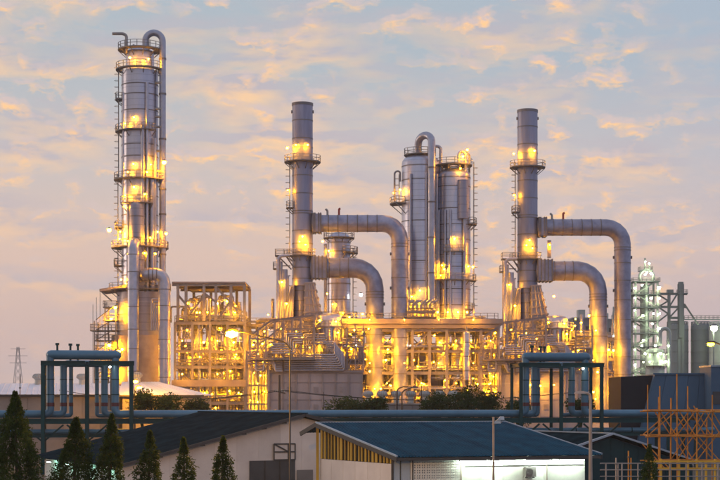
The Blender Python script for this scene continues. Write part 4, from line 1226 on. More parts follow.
# warehouse with the dark roof and the pinkish gable
def warehouse():
    g = R(26); back = Vector((-math.sin(g), math.cos(g), 0)); side = Vector((math.cos(g), math.sin(g), 0))
    ap = Vector((X(305, 165), 165, 0)); half, L = 20.0, 31.0
    zr, ze = 8.25, 3.3
    t = thing('warehouse', ap, 'big warehouse with a dark grey roof and pinkish plaster gable wall', 'building')
    le, re = ap - side * half, ap + side * half
    slope = (zr - ze) / half
    # core behind the panels
    wl_, wr_ = ap - side * (half - .8), ap + side * (half - .8)
    ztop = lambda q: zr - .35 - slope * abs(q)
    pts = [V(wl_, 0), V(wr_, 0), V(wr_, ztop(half - .8)), V(ap, ztop(0)), V(wl_, ztop(half - .8))]
    MB().prism([p + back * .9 for p in pts], back * (L - 1.6)).build('walls', 'plaster', t, smooth=False)
    f0 = ap + back * .9
    wall_panels(t, wl_ + back * .88, ap + back * .88, 0, lambda f: ztop((half - .8) * (1 - f)), 8, 1, 'plaster')
    wall_panels(t, ap + back * .88, wr_ + back * .88, 0, lambda f: ztop((half - .8) * f), 8, 1, 'plaster')
    # roof
    ext = back * L
    roof_sheets(t, V(le - side * .5, ze - slope * .5), V(le - side * .5, ze - slope * .5) + ext, V(ap, zr), V(ap, zr) + ext, 30, 'roof_grey', 4, .06)
    roof_sheets(t, V(re, ze), V(re, ze) + ext, V(ap, zr), V(ap, zr) + ext, 30, 'roof_grey', 4, .06)
    for s, e in ((-1, le - side * .5), (1, re)):
        ez = ze - (slope * .5 if s < 0 else 0)
        beam('verge_board', 'trim_dark', t, V(e, ez - .12) - back * .08, V(ap, zr - .12) - back * .08, .12, .32, 'box')
    beam('ridge_cap', 'roof_grey', t, V(ap, zr + .07), V(ap, zr + .07) + ext, .7, .1, 'box')
    for i in range(1, 9):                       # purlin ends under the verge
        q = half * i / 9
        block('purlin_end', 'trim_dark', t, V(ap - side * q + back * .45, zr - slope * q - .28), (.35, .9, .28), g)
    # sliding door and the window above it
    dr = ap - side * (X(305, 165) - X(276, 163)) * 1.08
    dz = CAMZ + (HOR - 461) * 163 / FPX
    at = lambda px: ap - side * ((305 - px) * 164 / FPX / math.cos(g) * .985) + back * .74
    a, b = at(253), at(298)
    MB().prism([V(a, 0), V(b, 0), V(b, dz), V(a, dz)], back * .1).build('sliding_door', 'door_grey', t, smooth=False)
    for f in (.33, .66):
        q = a.lerp(b, f)
        beam('door_batten', 'trim_dark', t, V(q, 0) - back * .05, V(q, dz) - back * .05, .1, .06, 'box')
    a, b = at(277), at(298)
    w = MB()
    z0, z1 = dz + .05, CAMZ + (HOR - 444.5) * 163 / FPX
    for (p, pz), (q, qz) in (((a, z0), (b, z0)), ((a, z1), (b, z1)), ((a, z0), (a, z1)), ((b, z0), (b, z1)), ((a, (z0 + z1) / 2), (b, (z0 + z1) / 2)), ((a.lerp(b, .68), z0), (a.lerp(b, .68), z1)), ((a, z1), (a.lerp(b, .68), (z0 + z1) / 2))):  # last bar is a diagonal shadow built into the frame
        w.bar(V(p, pz), V(q, qz), .14, .14)
    win = w.build('window_frame_and_shadow', 'door_grey', t, smooth=False)
    MB().prism([V(a, z0), V(b, z0), V(b, z1), V(a, z1)], back * .04).build('pane', 'plaster', win, smooth=False)
    # pipe rail and box by the door
    a, b = at(300), at(316)
    MB().prism([V(a, 0), V(b, 0), V(b, 2.45), V(a, 2.45)], back * .08).build('hatch', 'shed_wall', t, smooth=False)
    # strip lights under the low eave
    for s in (4, 11, 18, 25):
        p = V(le + back * s - side * .15, ze - .55)
        o = block('strip_light', 'fitting', t, p + Vector((0, 0, .1)), (.2, 1.5, .1), g)
        piece('box', 'tube', 'tube_green', o, Matrix.Translation(p) @ Matrix.Rotation(g, 4, 'Z') @ Matrix.Diagonal((.1, 1.3, .08, 1)))
    # inner wall face below that eave is pale
    q0, q1 = wl_ + back * (L - 1.5) - side * .04, wl_ + back * 1.2 - side * .04
    wall_panels(t, q0, q1, 0, lambda f: ze - .3, 12, 1, 'white_wall')
warehouse()

# front workshop with the blue profiled roof
def workshop():
    F0, F1 = Vector((X(397, 140), 140, 0)), Vector((X(602, 146), 146, 0))
    R0 = Vector((X(316, 153), 153, 0)); R1 = R0 + (F1 - F0) * .985
    ze, zr = CAMZ - 57 * 140 / FPX, CAMZ - 23.0 * 153 / FPX
    t = thing('workshop', (F0 + R1) / 2, 'front workshop with a blue profiled roof, slatted gable and floodlit white wall', 'building')
    u = (F1 - F0).normalized(); v = (R0 - F0).normalized()
    roof_sheets(t, V(F0, ze), V(F1, ze), V(R0, zr), V(R1, zr), 22, 'roof_blue', 3, .10)
    B0, B1 = R0 + v * 2.4 - u * .4, R1 + v * 2.4
    zb = zr - .95
    roof_sheets(t, V(B0, zb), V(B1, zb), V(R0, zr), V(R1, zr), 22, 'roof_blue', 3, .10)
    beam('ridge_cap', 'roof_edge', t, V(R0, zr + .07), V(R1, zr + .07), .5, .1, 'box')
    for a, b in ((V(F0, ze), V(R0, zr)), (V(F1, ze), V(R1, zr))):
        d = Vector((0, 0, .06))
        beam('verge_flashing', 'roof_edge', t, a + d, b + d, .16, .14, 'box')
        beam('verge_board', 'trim_dark', t, a - Vector((0, 0, .22)), b - Vector((0, 0, .22)), .14, .4, 'box')
    beam('verge_board', 'trim_dark', t, V(B0, zb - .15), V(R0, zr - .15), .14, .4, 'box')
    beam('eave_gutter', 'trim_dark', t, V(F0, ze - .22) + v * .2, V(F1, ze - .22) + v * .2, .3, .26, 'box')
    # wall line set back from the eave
    W0, W1 = F0 + v * .9 + u * .15, F1 + v * .9 - u * 1.1
    K0, K1 = R0 + v * .2 + u * .5, R1 + v * .2 - u * 1.1
    slope = (zr - ze) / (R0 - F0).length
    L = (W1 - W0).length
    zw = ze + .9 * slope - .35
    # gable: plaster below, upright timber slats above
    Lg = (K0 - W0).length
    zg = CAMZ + (HOR - 462) * 145 / FPX
    wall_panels(t, K0, W0, 0, lambda f: zg, 6, 1, 'plaster', t=.14)
    MB().prism([V(K0 + u * .6, 0), V(W0 + u * .6, 0), V(W0 + u * .6, zw - .15), V(K0 + u * .6, zr - .5)], u * .1).build('gable_back', 'timber_dark', t, smooth=False)
    n = 21
    for i in range(n):
        f = (i + .5) / n; p = K0.lerp(W0, f)
        z1 = (zr - .28) * (1 - f) + (zw + .02) * f
        jig = random.uniform(-.09, .09)
        MB().bar(V(p, zg + .01) + v * jig, V(p, z1) + v * (jig + random.uniform(-.05, .05)), .10, random.uniform(.16, .34)).build('slat', 'timber', t, smooth=False)
    beam('corner_post', 'timber', t, V(K0 - u * .25, 0), V(K0 - u * .25, zr - .35), .26, .26, 'box')
    beam('corner_post', 'trim_dark', t, V(W0 - u * .08, 0), V(W0 - u * .08, zw), .22, .22, 'box')
    # long wall: pale blue panels, breeze-block screen, white wall
    pos = lambda px: W0.lerp(W1, (px - 402) / (590 - 402))
    wall_panels(t, W0, pos(418), 0, lambda f: zw, 2, 1, 'pale_blue')
    wall_panels(t, pos(466), W1, 0, lambda f: zw, 6, 1, 'white_wall', gap=.02)
    a, b = pos(419), pos(465.5)
    nx = 20; Ls = (b - a).length; zs0, zs1 = .8, zw - .25
    nz = int((zs1 - zs0) / (Ls / nx))
    mb = MB()
    nv = Vector((u.y, -u.x, 0))
    cw = Ls / nx; ch = (zs1 - zs0) / nz
    for i in range(nx + 1):
        mb.bar(V(a + u * cw * i, zs0), V(a + u * cw * i, zs1), .09 if i % 2 else .16, .14)
    for j in range(nz + 1):
        mb.bar(V(a, zs0 + ch * j) , V(b, zs0 + ch * j), .13, .10 if j % 2 else .18)
    sc = mb.build('breeze_block_screen', 'white_wall', t, smooth=False)
    MB().prism([V(a - nv * .9, 0), V(b - nv * .9, 0), V(b - nv * .9, zw), V(a - nv * .9, zw)], -nv * .1).build('inner_wall', 'pale_blue', t, smooth=False)
    MB().prism([V(a, 0), V(b, 0), V(b, zs0 - .09), V(a, zs0 - .09)], -nv * .14).build('plinth', 'white_wall', t, smooth=False)
    MB().prism([V(a, zs1 + .1), V(b, zs1 + .1), V(b, zw), V(a, zw)], -nv * .14).build('lintel', 'white_wall', t, smooth=False)
    for px in (420.0, 466.5, 551):
        p = V(pos(px), 0) + nv * .12
        rod('downpipe', 'pole_paint' if px > 421 else 'trim_dark', t, p, p + Vector((0, 0, zw)), .055, 'cyl')
    p = V(pos(470), zw - .75) + nv * .1
    rod('conduit', 'trim_dark', t, p, V(pos(588), zw - .75) + nv * .1, .03, 'cyl')
    # interior back wall and far end so the shell is closed
    wall_panels(t, K1, K0, 0, lambda f: zr - .4, 8, 1, 'white_wall')
    wall_panels(t, W1, K1, 0, lambda f: zw * (1 - f) + (zr - .4) * f, 5, 1, 'white_wall')
    for f in (.12, .3, .48, .66, .83, .985):
        p = F0.lerp(F1, f) + v * .3
        beam('rafter_end', 'white_wall', t, V(p, ze - .16), V(p, ze - .16) + v * .7 + Vector((0, 0, .1)), .14, .2, 'box')
    # fluorescent tubes under the eave
    for px in (475, 503, 540, 573):
        p = V(pos(px), zw - .30) + nv * .8
        o = block('strip_light', 'fitting', t, p + Vector((0, 0, .09)), (2.5, .22, .1), math.atan2(u.y, u.x))
        piece('box', 'tube', 'tube_light', o, Matrix.Translation(p) @ Matrix.Rotation(math.atan2(u.y, u.x), 4, 'Z') @ Matrix.Diagonal((2.4, .1, .08, 1)))
    return pos, nv, u
pos, nv, wu = workshop()
# air conditioner on the workshop wall
p = pos(533) + nv * .35
ac = thing('air_conditioner', V(p, 2.75), 'grey boxed air conditioner unit on the floodlit white wall', 'air conditioner')
block('casing', 'shed_wall', ac, V(p, 3.2), (1.0, .5, .9), math.atan2(wu.y, wu.x))
ring_on('fan_ring', 'door_grey', ac, V(p + nv * .26 - wu * .15, 3.2), nv, .32, .06)
for i in range(4):
    rod('fan_guard', 'door_grey', ac, V(p + nv * .27 - wu * .15 - wu * .3, 3.02 + .12 * i), V(p + nv * .27 - wu * .15 + wu * .3, 3.02 + .12 * i), .012)
for s in (-.35, .35):
    beam('bracket', 'trim_dark', ac, V(p + wu * s - nv * .3, 2.7), V(p + wu * s + nv * .25, 2.7), .06, .06, 'box')

# ---------------------------------------------------------------- lamps on poles
def street_lamp(base, h, arm, label, head='sodium_big', m='pole_dark', r=.11, lit=True, br=.35, group='street lamps', rise=.9):
    base = Vector(base); arm = Vector(arm)
    t = thing('street_lamp', base, label, 'street lamp', group)
    top = base + Vector((0, 0, h))
    MB().tube([base, base + Vector((0, 0, h * .5)), base + Vector((0, 0, h - 1.2))], [r * 1.6, r * 1.2, r], 10).build('pole', m, t)
    pth = bend([top - Vector((0, 0, 1.25)), top, top + arm + Vector((0, 0, rise))], 1.1, 6)
    MB().tube(pth, r * .85, 8).build('arm', m, t)
    e = top + arm + Vector((0, 0, rise)); d = arm.normalized()
    hd = MB().frustum(e + d * .35 + Vector((0, 0, -.08)), (.95, .42), e + d * .35 + Vector((0, 0, .14)), (.6, .25)).build('lamp_head', m, t, smooth=False)
    if lit:
        piece('ico1', 'bulb', head, hd, Matrix.Translation(e + d * .4 - Vector((0, 0, .08 + br * .3))) @ Matrix.Diagonal((br * 1.25, br, br * .75, 1)))
    return t
d = 104.0
street_lamp((X(290, d), d, 0), CAMZ + (HOR - 343) * d / FPX, (X(238, d) - X(290, d), 0, 0), 'tall dark street lamp with a long arm and glaring orange light', br=.36, rise=.78, r=.05)
d = 150.0
street_lamp((X(741, d), d, 0), CAMZ + 48 * d / FPX, (X(715, d) - X(741, d), 0, 0), 'lit street lamp reaching in over the bamboo scaffold', 'sodium_side', m='pole_dark', br=.3, r=.08)
d = 128.0
street_lamp((X(590.5, d), d, 0), CAMZ + 6 * d / FPX, (X(584, d) - X(590, d), 0, .0), 'pale unlit street lamp by the end of the floodlit wall', lit=False, m='pole_paint', r=.12, rise=.1)
d = 236.0
street_lamp((X(397, d), d, 0), Z(389, d), (.9, 0, 0), 'short dark lamp post with a stubby arm before the roof ventilators', lit=False, rise=.3, r=.13)
street_lamp((X(402, d), d + .5, 0), Z(391, d), (1.6, 0, 0), 'dark lamp post with a curved arm before the roof ventilators', lit=False, rise=.55, r=.11)
d = 246.0
for px, py, g in ((133, 380, 'orange'), (136.8, 386, 'orange')):
    street_lamp((X(px - 2, d), d, 0), Z(py + 3, d), (2 * d / FPX, 0, 0), 'lit orange lamp beside the bushes by the white sheds', 'sodium', br=.33, group='lamps beside the white sheds', rise=.4)
d = 225
street_lamp((X(111, d), d, 0), Z(353, d), (.6, 0, 0), 'lit orange lamp rising at the end of an expansion loop', 'sodium', br=.33, rise=.4)

# floodlight mast before the workshop
d = 126.0
t = thing('floodlight_mast', (X(493.5, d), d, 0), 'slim mast with tilted floodlights in front of the workshop', 'floodlight')
rod('mast', 'pole_paint', t, (X(493.5, d), d, 0), (X(493.5, d), d, Z(417, d)), .09, 'cyl')
beam('cross_arm', 'pole_paint', t, (X(492, d), d, Z(424.5, d)), (X(502, d), d, Z(422, d)), .1, .1, 'box')
for px, py, a in ((497, 422, .5), (500.5, 418.5, .8)):
    q = Vector((X(px, d), d - .15, Z(py, d)))
    MB().frustum(q - Vector((0, 0, .12)), (.55, .5), q + Vector((.1, 0, .16)), (.3, .3)).build('floodlight', 'roof_edge', t, smooth=False)

# ---------------------------------------------------------------- right side: dark gable building, slate shed, scaffold
def gable_building():
    d0, d1 = 158.0, 178.0
    ap = Vector((X(613, d0), d0, 0)); zr = Z(434.5, d0)
    back = Vector((-.42, .91, 0)); side = Vector((.91, .42, 0))
    t = thing('gabled_shed', ap, 'dark teal gabled shed with pale roof edges behind the unlit street lamp', 'building')
    half, L, drop = 10.5, 20.0, 3.0
    le, re = ap - side * half * .52, ap + side * half
    for e, f, nm in ((le, .52, 'l'), (re, 1.0, 'r')):
        z = zr - drop * f
        roof_sheets(t, V(e, z), V(e, z) + back * L, V(ap, zr), V(ap, zr) + back * L, 18, 'roof_grey', 4, .06)
        beam('verge_flashing', 'roof_edge', t, V(e, z + .08), V(ap, zr + .08), .3, .18, 'box')
        beam('eave_flashing', 'roof_edge', t, V(e, z + .08), V(e, z + .08) + back * L, .3, .16, 'box')
    beam('ridge_cap', 'roof_edge', t, V(ap, zr + .1), V(ap, zr + .1) + back * L, .5, .12, 'box')
    a, b = le + side * .6 + back * .6, re - side * .6 + back * .6
    q = ap + back * .6
    MB().prism([V(a, 0), V(b, 0), V(b, zr - drop - .1), V(q, zr - .25), V(a, zr - drop * .52 - .1)], back * (L - 1.2)).build('walls', 'trim_dark', t, smooth=False)
    wall_panels(t, a - back * .14, q - back * .14, 0, lambda f: (zr - drop * .52 - .2) * (1 - f) + (zr - .3) * f, 4, 1, 'dark_teal')
    wall_panels(t, q - back * .14, b - back * .14, 0, lambda f: (zr - .3) * (1 - f) + (zr - drop - .2) * f, 6, 1, 'dark_teal')
gable_building()

def slate_shed():
    d = 245.0
    t = thing('slate_shed', (X(672, d), d + 8, 0), 'large blank slate-blue shed with a dark brown slanted end', 'building')
    zt, kx = Z(374, d), d / FPX
    xa, xb, xc, xr = X(622.5, d), X(655, d), X(633, d), X(722, d)
    # leaning front corner: the brown end wall meets the blue front along a slanted edge
    yb = d + 16
    core = [(xc, d, 0), (xr, d, 0), (xr, d, zt), (xb, d, zt)]
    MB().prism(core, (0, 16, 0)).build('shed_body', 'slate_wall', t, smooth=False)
    n = 6
    for i in range(n):
        f0, f1 = i / n, (i + 1) / n
        lo = [xc + (xr - xc) * f + .03 * s for f, s in ((f0, 1), (f1, -1))]
        hi = [xb + (xr - xb) * f + .03 * s for f, s in ((f0, 1), (f1, -1))]
        MB().prism([(lo[0], d - .1, 0), (lo[1], d - .1, 0), (hi[1], d - .1, zt - .15), (hi[0], d - .1, zt - .15)], (0, .12, 0)).build('wall_panel', 'slate_wall', t, smooth=False)
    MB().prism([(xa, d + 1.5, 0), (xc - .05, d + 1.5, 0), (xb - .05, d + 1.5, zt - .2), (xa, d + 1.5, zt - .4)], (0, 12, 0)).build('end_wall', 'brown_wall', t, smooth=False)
    beam('parapet', 'slate_wall', t, (xb - .3, d - .12, zt), (xr, d - .12, zt), .4, .25, 'box')
    t2 = thing('side_annex', (X(722, d), 240, 0), 'taller blue annex box standing at the end of the slate-blue shed', 'building')
    MB().box((X(726, 240), 244, Z(366, 240) / 2), (30 * 240 / FPX, 8, Z(366, 240))).build('walls', 'slate_wall', t2, smooth=False)
    block('roof_edge', 'roof_edge', t2, (X(726, 240), 244, Z(366, 240)), (31 * 240 / FPX, 8.3, .25))
    block('dark_window', 'glass_dark', t2, (X(718, 240), 239.96, Z(398, 240)), (1.6, .1, 1.9))
slate_shed()

def scaffold():
    d = 118.0; dd = 2.2; k = d / FPX
    t = thing('scaffold', (X(685, d), d, 0), 'bamboo scaffold with orange lamplight in its colour and crossed braces', 'scaffold')
    rnd = random.Random(4)
    cols = (648, 660, 677.5, 696.5, 712, 728)
    tops = (385, 386, 374, 408, 395, 380)
    for n in (0, dd):
        for px, ty in zip(cols, tops):
            q = 4 if n else 0
            x = X(px, d) + q * .3
            rod('standard', 'bamboo', t, (x, d + n, 0), (x + rnd.uniform(-.05, .05), d + n, Z(ty + q * 3, d)), rnd.uniform(.045, .065))
        for row in (411.5, 436.5, 461):
            for i in range(3):
                a = X(645 + 29 * i, d); b = X(677 + 29 * i, d)
                rod('ledger', 'bamboo', t, (a, d + n - .14, Z(row + rnd.uniform(-.7, .7), d)), (b, d + n - .14, Z(row + rnd.uniform(-.7, .7), d)), .05)
        for a, b, r0, r1 in ((648, 677, 436, 411), (648, 671, 445, 470), (660, 677, 411, 436), (677, 696, 436, 411), (696, 680, 436, 412), (677, 694, 433, 461), (694, 677, 436, 461), (694, 714, 406, 440), (712, 696, 411, 436), (698, 720, 436, 461), (720, 697, 432, 461), (712, 728, 411, 436)):
            rod('brace', 'bamboo', t, (X(a, d), d + n + .13, Z(r0, d)), (X(b, d), d + n + .13, Z(r1, d)), .042)
    for row in (411.5, 436.5):
        for px in cols:
            rod('transom', 'bamboo', t, (X(px, d) + .1, d - .3, Z(row - .8, d)), (X(px, d) + .1, d + dd + .3, Z(row - .8, d)), .055)
        for i in range(4):
            block('plank', 'bamboo', t, (X(650 + 22 * i, d) + .8, d + dd / 2 - .4 + .25 * (i % 3), Z(row - 1.6, d)), (22 * k, .3, .06))
scaffold()

def guard_rail():
    d = 108.0
    t = thing('guard_rail', (X(690, d), d, 0), 'yellow guard rail of two bars in front of the scaffold', 'railing')
    for px in range(652, 732, 9):
        beam('post', 'yellow_rail', t, (X(px, d), d, 0), (X(px, d), d, Z(459 if px % 2 else 461, d)), .13, .13, 'box')
    for row in (461.5, 468.5):
        beam('bar', 'yellow_rail', t, (X(650, d), d - .1, Z(row, d)), (X(735, d), d - .1, Z(row, d)), .08, .12, 'box')
    t = thing('pipe_fence', (X(640, 101), 101, 0), 'low grey pipe fence running before the scaffold and conifer', 'fence')
    d = 101.0
    for px in range(606, 740, 16):
        rod('post', 'pole_paint', t, (X(px, d), d, 0), (X(px, d), d, Z(463, d)), .05)
    for row in (463.5, 470, 476.5):
        rod('rail', 'pole_paint', t, (X(600, d), d, Z(row, d)), (X(740, d), d, Z(row, d)), .035)
    rnd = random.Random(5)
    for px, top, m in ((616, 458, 'pole_paint'), (628.5, 451, 'bamboo'), (631, 458, 'bamboo'), (618, 463, 'pole_paint')):
        t = thing('stake', (X(px, 112), 112, 0), {616: 'thin pale stake standing by the gabled shed', 628.5: 'tall bamboo stake beside the small conifer', 631: 'shorter bamboo stake next to the tall stake', 618: 'short pale stake by the gabled shed'}[px], 'stake')
        MB().tube([(X(px, 112), 112, 0), (X(px, 112), 112, Z(top, 112))], [.07, .05], 7).build('shaft', m, t)
        ring('tie', 'fitting', t, (X(px, 112), 112, Z(top + 6, 112)), .085, .08)
guard_rail()

# ---------------------------------------------------------------- white-roofed sheds on the left
def white_shed(pa, pb, pr0, pr1, d, row_r, row_e, depth, label, vents):
    k = d / FPX; ze, zr = Z(row_e, d), Z(row_r, d + depth / 2)
    t = thing('white_roofed_shed', (X((pa + pb) / 2, d), d + depth / 2, 0), label, 'building', 'white-roofed sheds')
    xa, xb = X(pa, d), X(pb, d)
    MB().box(((xa + xb) / 2, d + depth / 2, ze / 2 - .1), (xb - xa - 1.2, depth - 1.2, ze - .2)).build('walls', 'shed_wall', t, smooth=False)
    n = max(4, int((xb - xa) / 3))
    for i in range(n):
        for j in range(3):
            w = (xb - xa - 1.2) / n
            block('wall_panel', 'shed_wall', t, (xa + .6 + w * (i + .5), d + .56, ze * (j + .5) / 3 - .1), (w - .05, .1, ze / 3 - .06))
    ym = d + depth / 2
    ra, rb = X(pr0, ym), X(pr1, ym)
    roof_sheets(t, (xa, d, ze), (xb, d, ze), (ra, ym, zr), (rb, ym, zr), n, 'roof_white', 3, .05)
    roof_sheets(t, (xa, d + depth, ze), (xb, d + depth, ze), (ra, ym, zr), (rb, ym, zr), n, 'roof_white', 3, .05)
    MB().prism([(xb, d, ze), (xb, d + depth, ze), (rb, ym, zr)], (0, 0, -.08)).build('hip_end', 'roof_white', t, smooth=False)
    MB().prism([(xa, d, ze), (xa, d + depth, ze), (ra, ym, zr)], (0, 0, -.08)).build('hip_end', 'roof_white', t, smooth=False)
    beam('gutter', 'trim_dark', t, (xa, d - .1, ze - .15), (xb, d - .1, ze - .15), .25, .25, 'box')
    for px, lb in vents:
        turbine(px, ym - .5, zr, lb, .85)

def turbine(px, y, z, label, r):
    """mushroom-shaped roof ventilator with a finned head"""
    x = X(px, y)
    t = thing('roof_ventilator', (x, y, z), label, 'ventilator', 'roof ventilators')
    MB().lathe([(r * .62, z - .5), (r * .62, z + r * .7), (r * .7, z + r * .75)], (x, y, 0), 16).build('neck', 'pale_steel', t)
    pr = [(r * .66, z + r * .75), (r * .95, z + r * 1.0), (r * 1.02, z + r * 1.3), (r * .85, z + r * 1.65), (r * .45, z + r * 1.85), (.02, z + r * 1.92)]
    hd = MB().lathe(pr, (x, y, 0), 18).build('head', 'pale_steel', t)
    b = MB()
    for k in range(14):
        a = 2 * math.pi * k / 14
        u = Vector((math.cos(a), math.sin(a), 0))
        b.tube([Vector((x, y, q)) + u * rr * 1.03 for rr, q in pr[1:5]], .05, 4)
    b.build('fins', 'steel', hd)
white_shed(-50, 122, -40, 116, 256, 383.5, 394.5, 16, 'long shed with a white roof behind the left box frame of the teal rack', ((38, 'white roof ventilator on the long white-roofed shed'), (82, 'white roof ventilator on the long white-roofed shed')))
white_shed(118, 204, 122, 158, 250, 382, 395, 14, 'hipped white-roofed shed beside the roofed steel structure', ((137, 'white roof ventilator on the hipped white-roofed shed'),))

# low building with a row of ventilators in front of the ducts
d = 250.0
t = thing('vent_building', (X(403, d), d + 5, 0), 'low grey building carrying a row of roof ventilators', 'building')
zb = Z(404.5, d)
MB().box((X(403, d), d + 5, zb / 2), (92 * d / FPX, 10, zb)).build('walls', 'shed_wall', t, smooth=False)
for i in range(10):
    w = 92 * d / FPX / 10
    block('wall_panel', 'shed_wall', t, (X(357, d) + w * (i + .5), d - .05, zb / 2), (w - .06, .14, zb - .3))
block('roof_slab', 'concrete', t, (X(403, d), d + 5, zb + .1), (94 * d / FPX, 10.6, .25))
for i in range(7):
    turbine(368 + 14.2 * i, d + 2, zb + .6, 'pale mushroom ventilator in the row on the low grey building', .82)

# ---------------------------------------------------------------- poles, wires and a far pylon
d = 240.0
t = thing('utility_pole', (X(279.5, d), d, 0), 'concrete utility pole with a crossarm in front of the low open frame', 'utility pole')
MB().tube([(X(279.5, d), d, 0), (X(279.5, d), d, Z(375, d))], [.24, .16], 8).build('pole', 'pole_dark', t)
beam('crossarm', 'pole_dark', t, (X(274.5, d), d - .2, Z(391, d)), (X(285.5, d), d - .2, Z(393.5, d)), .16, .2, 'box')
for px in (275.5, 277.5, 282, 284.5):
    rod('insulator', 'pale_steel', t, (X(px, d), d - .2, Z(392, d)), (X(px, d), d - .2, Z(389.5, d)), .1, 'cyl')
for j, (px, lb) in enumerate(((275.5, 'sagging power line on the utility pole crossarm'), (284.5, 'sagging power line on the utility pole crossarm'))):
    b = MB(); P = []
    for s, xe in ((-1, X(60, d)), (1, X(590, d))):
        pass
    for k in range(41):
        f = k / 40; x = X(60, d) + (X(590, d) - X(60, d)) * f
        xm = X(px, d)
        seg = (xm - X(60, d)) if x < xm else (X(590, d) - xm)
        g = ((x - X(60, d)) / seg) if x < xm else ((x - xm) / seg)
        P.append((x, d - .2 - j * .4, Z(390.2, d) - 4 * 1.5 * g * (1 - g)))
    tag(b.tube(P, .05, 5).build('power_line', 'wire'), lb, 'cable', 'power lines')
for px, top, dd, lb in ((421.5, 384, 238, 'thin dark lightning rod before the bushes and the ventilators'), (20, 374, 232, 'thin dark lightning rod behind the biggest conifer'), (279.5 + 44, 392, 244, 'thin dark lightning rod in front of the panelled firebox wall')):
    t = thing('lightning_rod', (X(px, dd), dd, 0), lb, 'mast')
    MB().tube([(X(px, dd), dd, 0), (X(px, dd), dd, Z(top, dd))], [.12, .05], 6).build('mast', 'pole_dark', t)
    ring('collar', 'fitting', t, (X(px, dd), dd, Z(top + 14, dd)), .16, .15)

def pylon():
    d = 1500.0; x = X(18, d); top = Z(347, d)
    t = thing('transmission_pylon', (x, d, 0), 'faint lattice transmission pylon on the horizon', 'pylon')
    b = MB()
    w = lambda z: 4.6 * (1 - z / top) + .9
    for sx in (-1, 1):
        for sy in (-1, 1):
            b.bar((x + sx * w(0), d + sy * w(0), 0), (x + sx * .9, d + sy * .9, top), .32)
    n = 9
    for i in range(n):
        z0, z1 = top * i / n, top * (i + 1) / n
        for sy in (-1, 1):
            b.bar((x - w(z0), d + sy * w(z0), z0), (x + w(z1), d + sy * w(z1), z1), .18)
            b.bar((x + w(z0), d + sy * w(z0), z0), (x - w(z1), d + sy * w(z1), z1), .18)
    b.build('lattice', 'steel_grey', t, smooth=False)
    for f, l in ((.97, 7), (.86, 9), (.75, 8)):
        beam('crossarm', 'steel_grey', t, (x - l, d, top * f), (x + l, d, top * f), .4, .35, 'box')
pylon()

# ---------------------------------------------------------------- far plant on the right, lit greenish white
FD = 520.0
def far_tower():
    d = FD; k = d / FPX
    x0, x1 = X(635.5, d), X(657.5, d); w = x1 - x0
    t = thing('lattice_tower', (X(646, d), d + w / 2, 0), 'far steel tower strung with greenish-white lamps', 'tower')
    top = Z(281, d)
    for x in (x0, (x0 + x1) / 2, x1):
        for y in (d, d + w):
            if x in (x0, x1) or y == d:
                beam('column', 'pale_steel', t, (x, y, 0), (x, y, top), .6)
    rows = (281, 294, 307, 320, 333, 346, 359, 372, 386)
    for i, row in enumerate(rows):
        deck(t, x0 - .8, x1 + .8, d - .8, d + w + .8, Z(row, d), t=.25, m='silo')
        if i:
            a, b = (x0, x1) if i % 2 else (x1, x0)
            beam('brace', 'pale_steel', t, (a, d - .1, Z(row, d)), (b, d - .1, Z(rows[i - 1], d)), .4)
            beam('brace', 'pale_steel', t, (a, d + w, Z(row, d)), (b, d + w, Z(rows[i - 1], d)), .4)
    shell(t, (X(646.5, d), d + w / 2, 0), 1.5, 0, Z(288, d), 'silo', 'column_shell', dome=1.5, seg=20)
    MB().tube(arc((X(646.5, d), d, Z(277, d)), (-1, 0, 0), (0, 0, 1), 7 * k, -30, 210, 12), .5, 8).build('top_hoop', 'pale_steel', t)
    deck(t, X(640, d), X(653, d), d - .5, d + w * .6, Z(270, d), t=.3, m='pale_steel')
    rod('vent_pipe', 'pale_steel', t, (X(645, d), d, Z(270, d)), (X(645, d), d, Z(258, d)), .3)
    rod('vent_pipe', 'pale_steel', t, (X(649.5, d), d, Z(270, d)), (X(649.5, d), d, Z(262, d)), .3)
    rnd = random.Random(8)
    L = [(644.5, 262), (648.5, 264), (646, 273), (650, 274), (644, 275)]
    for i, row in enumerate(rows[:-1]):
        for px in (634, 642 + rnd.uniform(-2, 3), 650 + rnd.uniform(-2, 3), 658.5):
            if rnd.random() < .8:
                L.append((px, row + rnd.uniform(3, 9)))
    for px, py in L:
        lamp(t, (X(px, d), d - 1.2 - rnd.random(), Z(py, d)), 'mercury', .34)
far_tower()

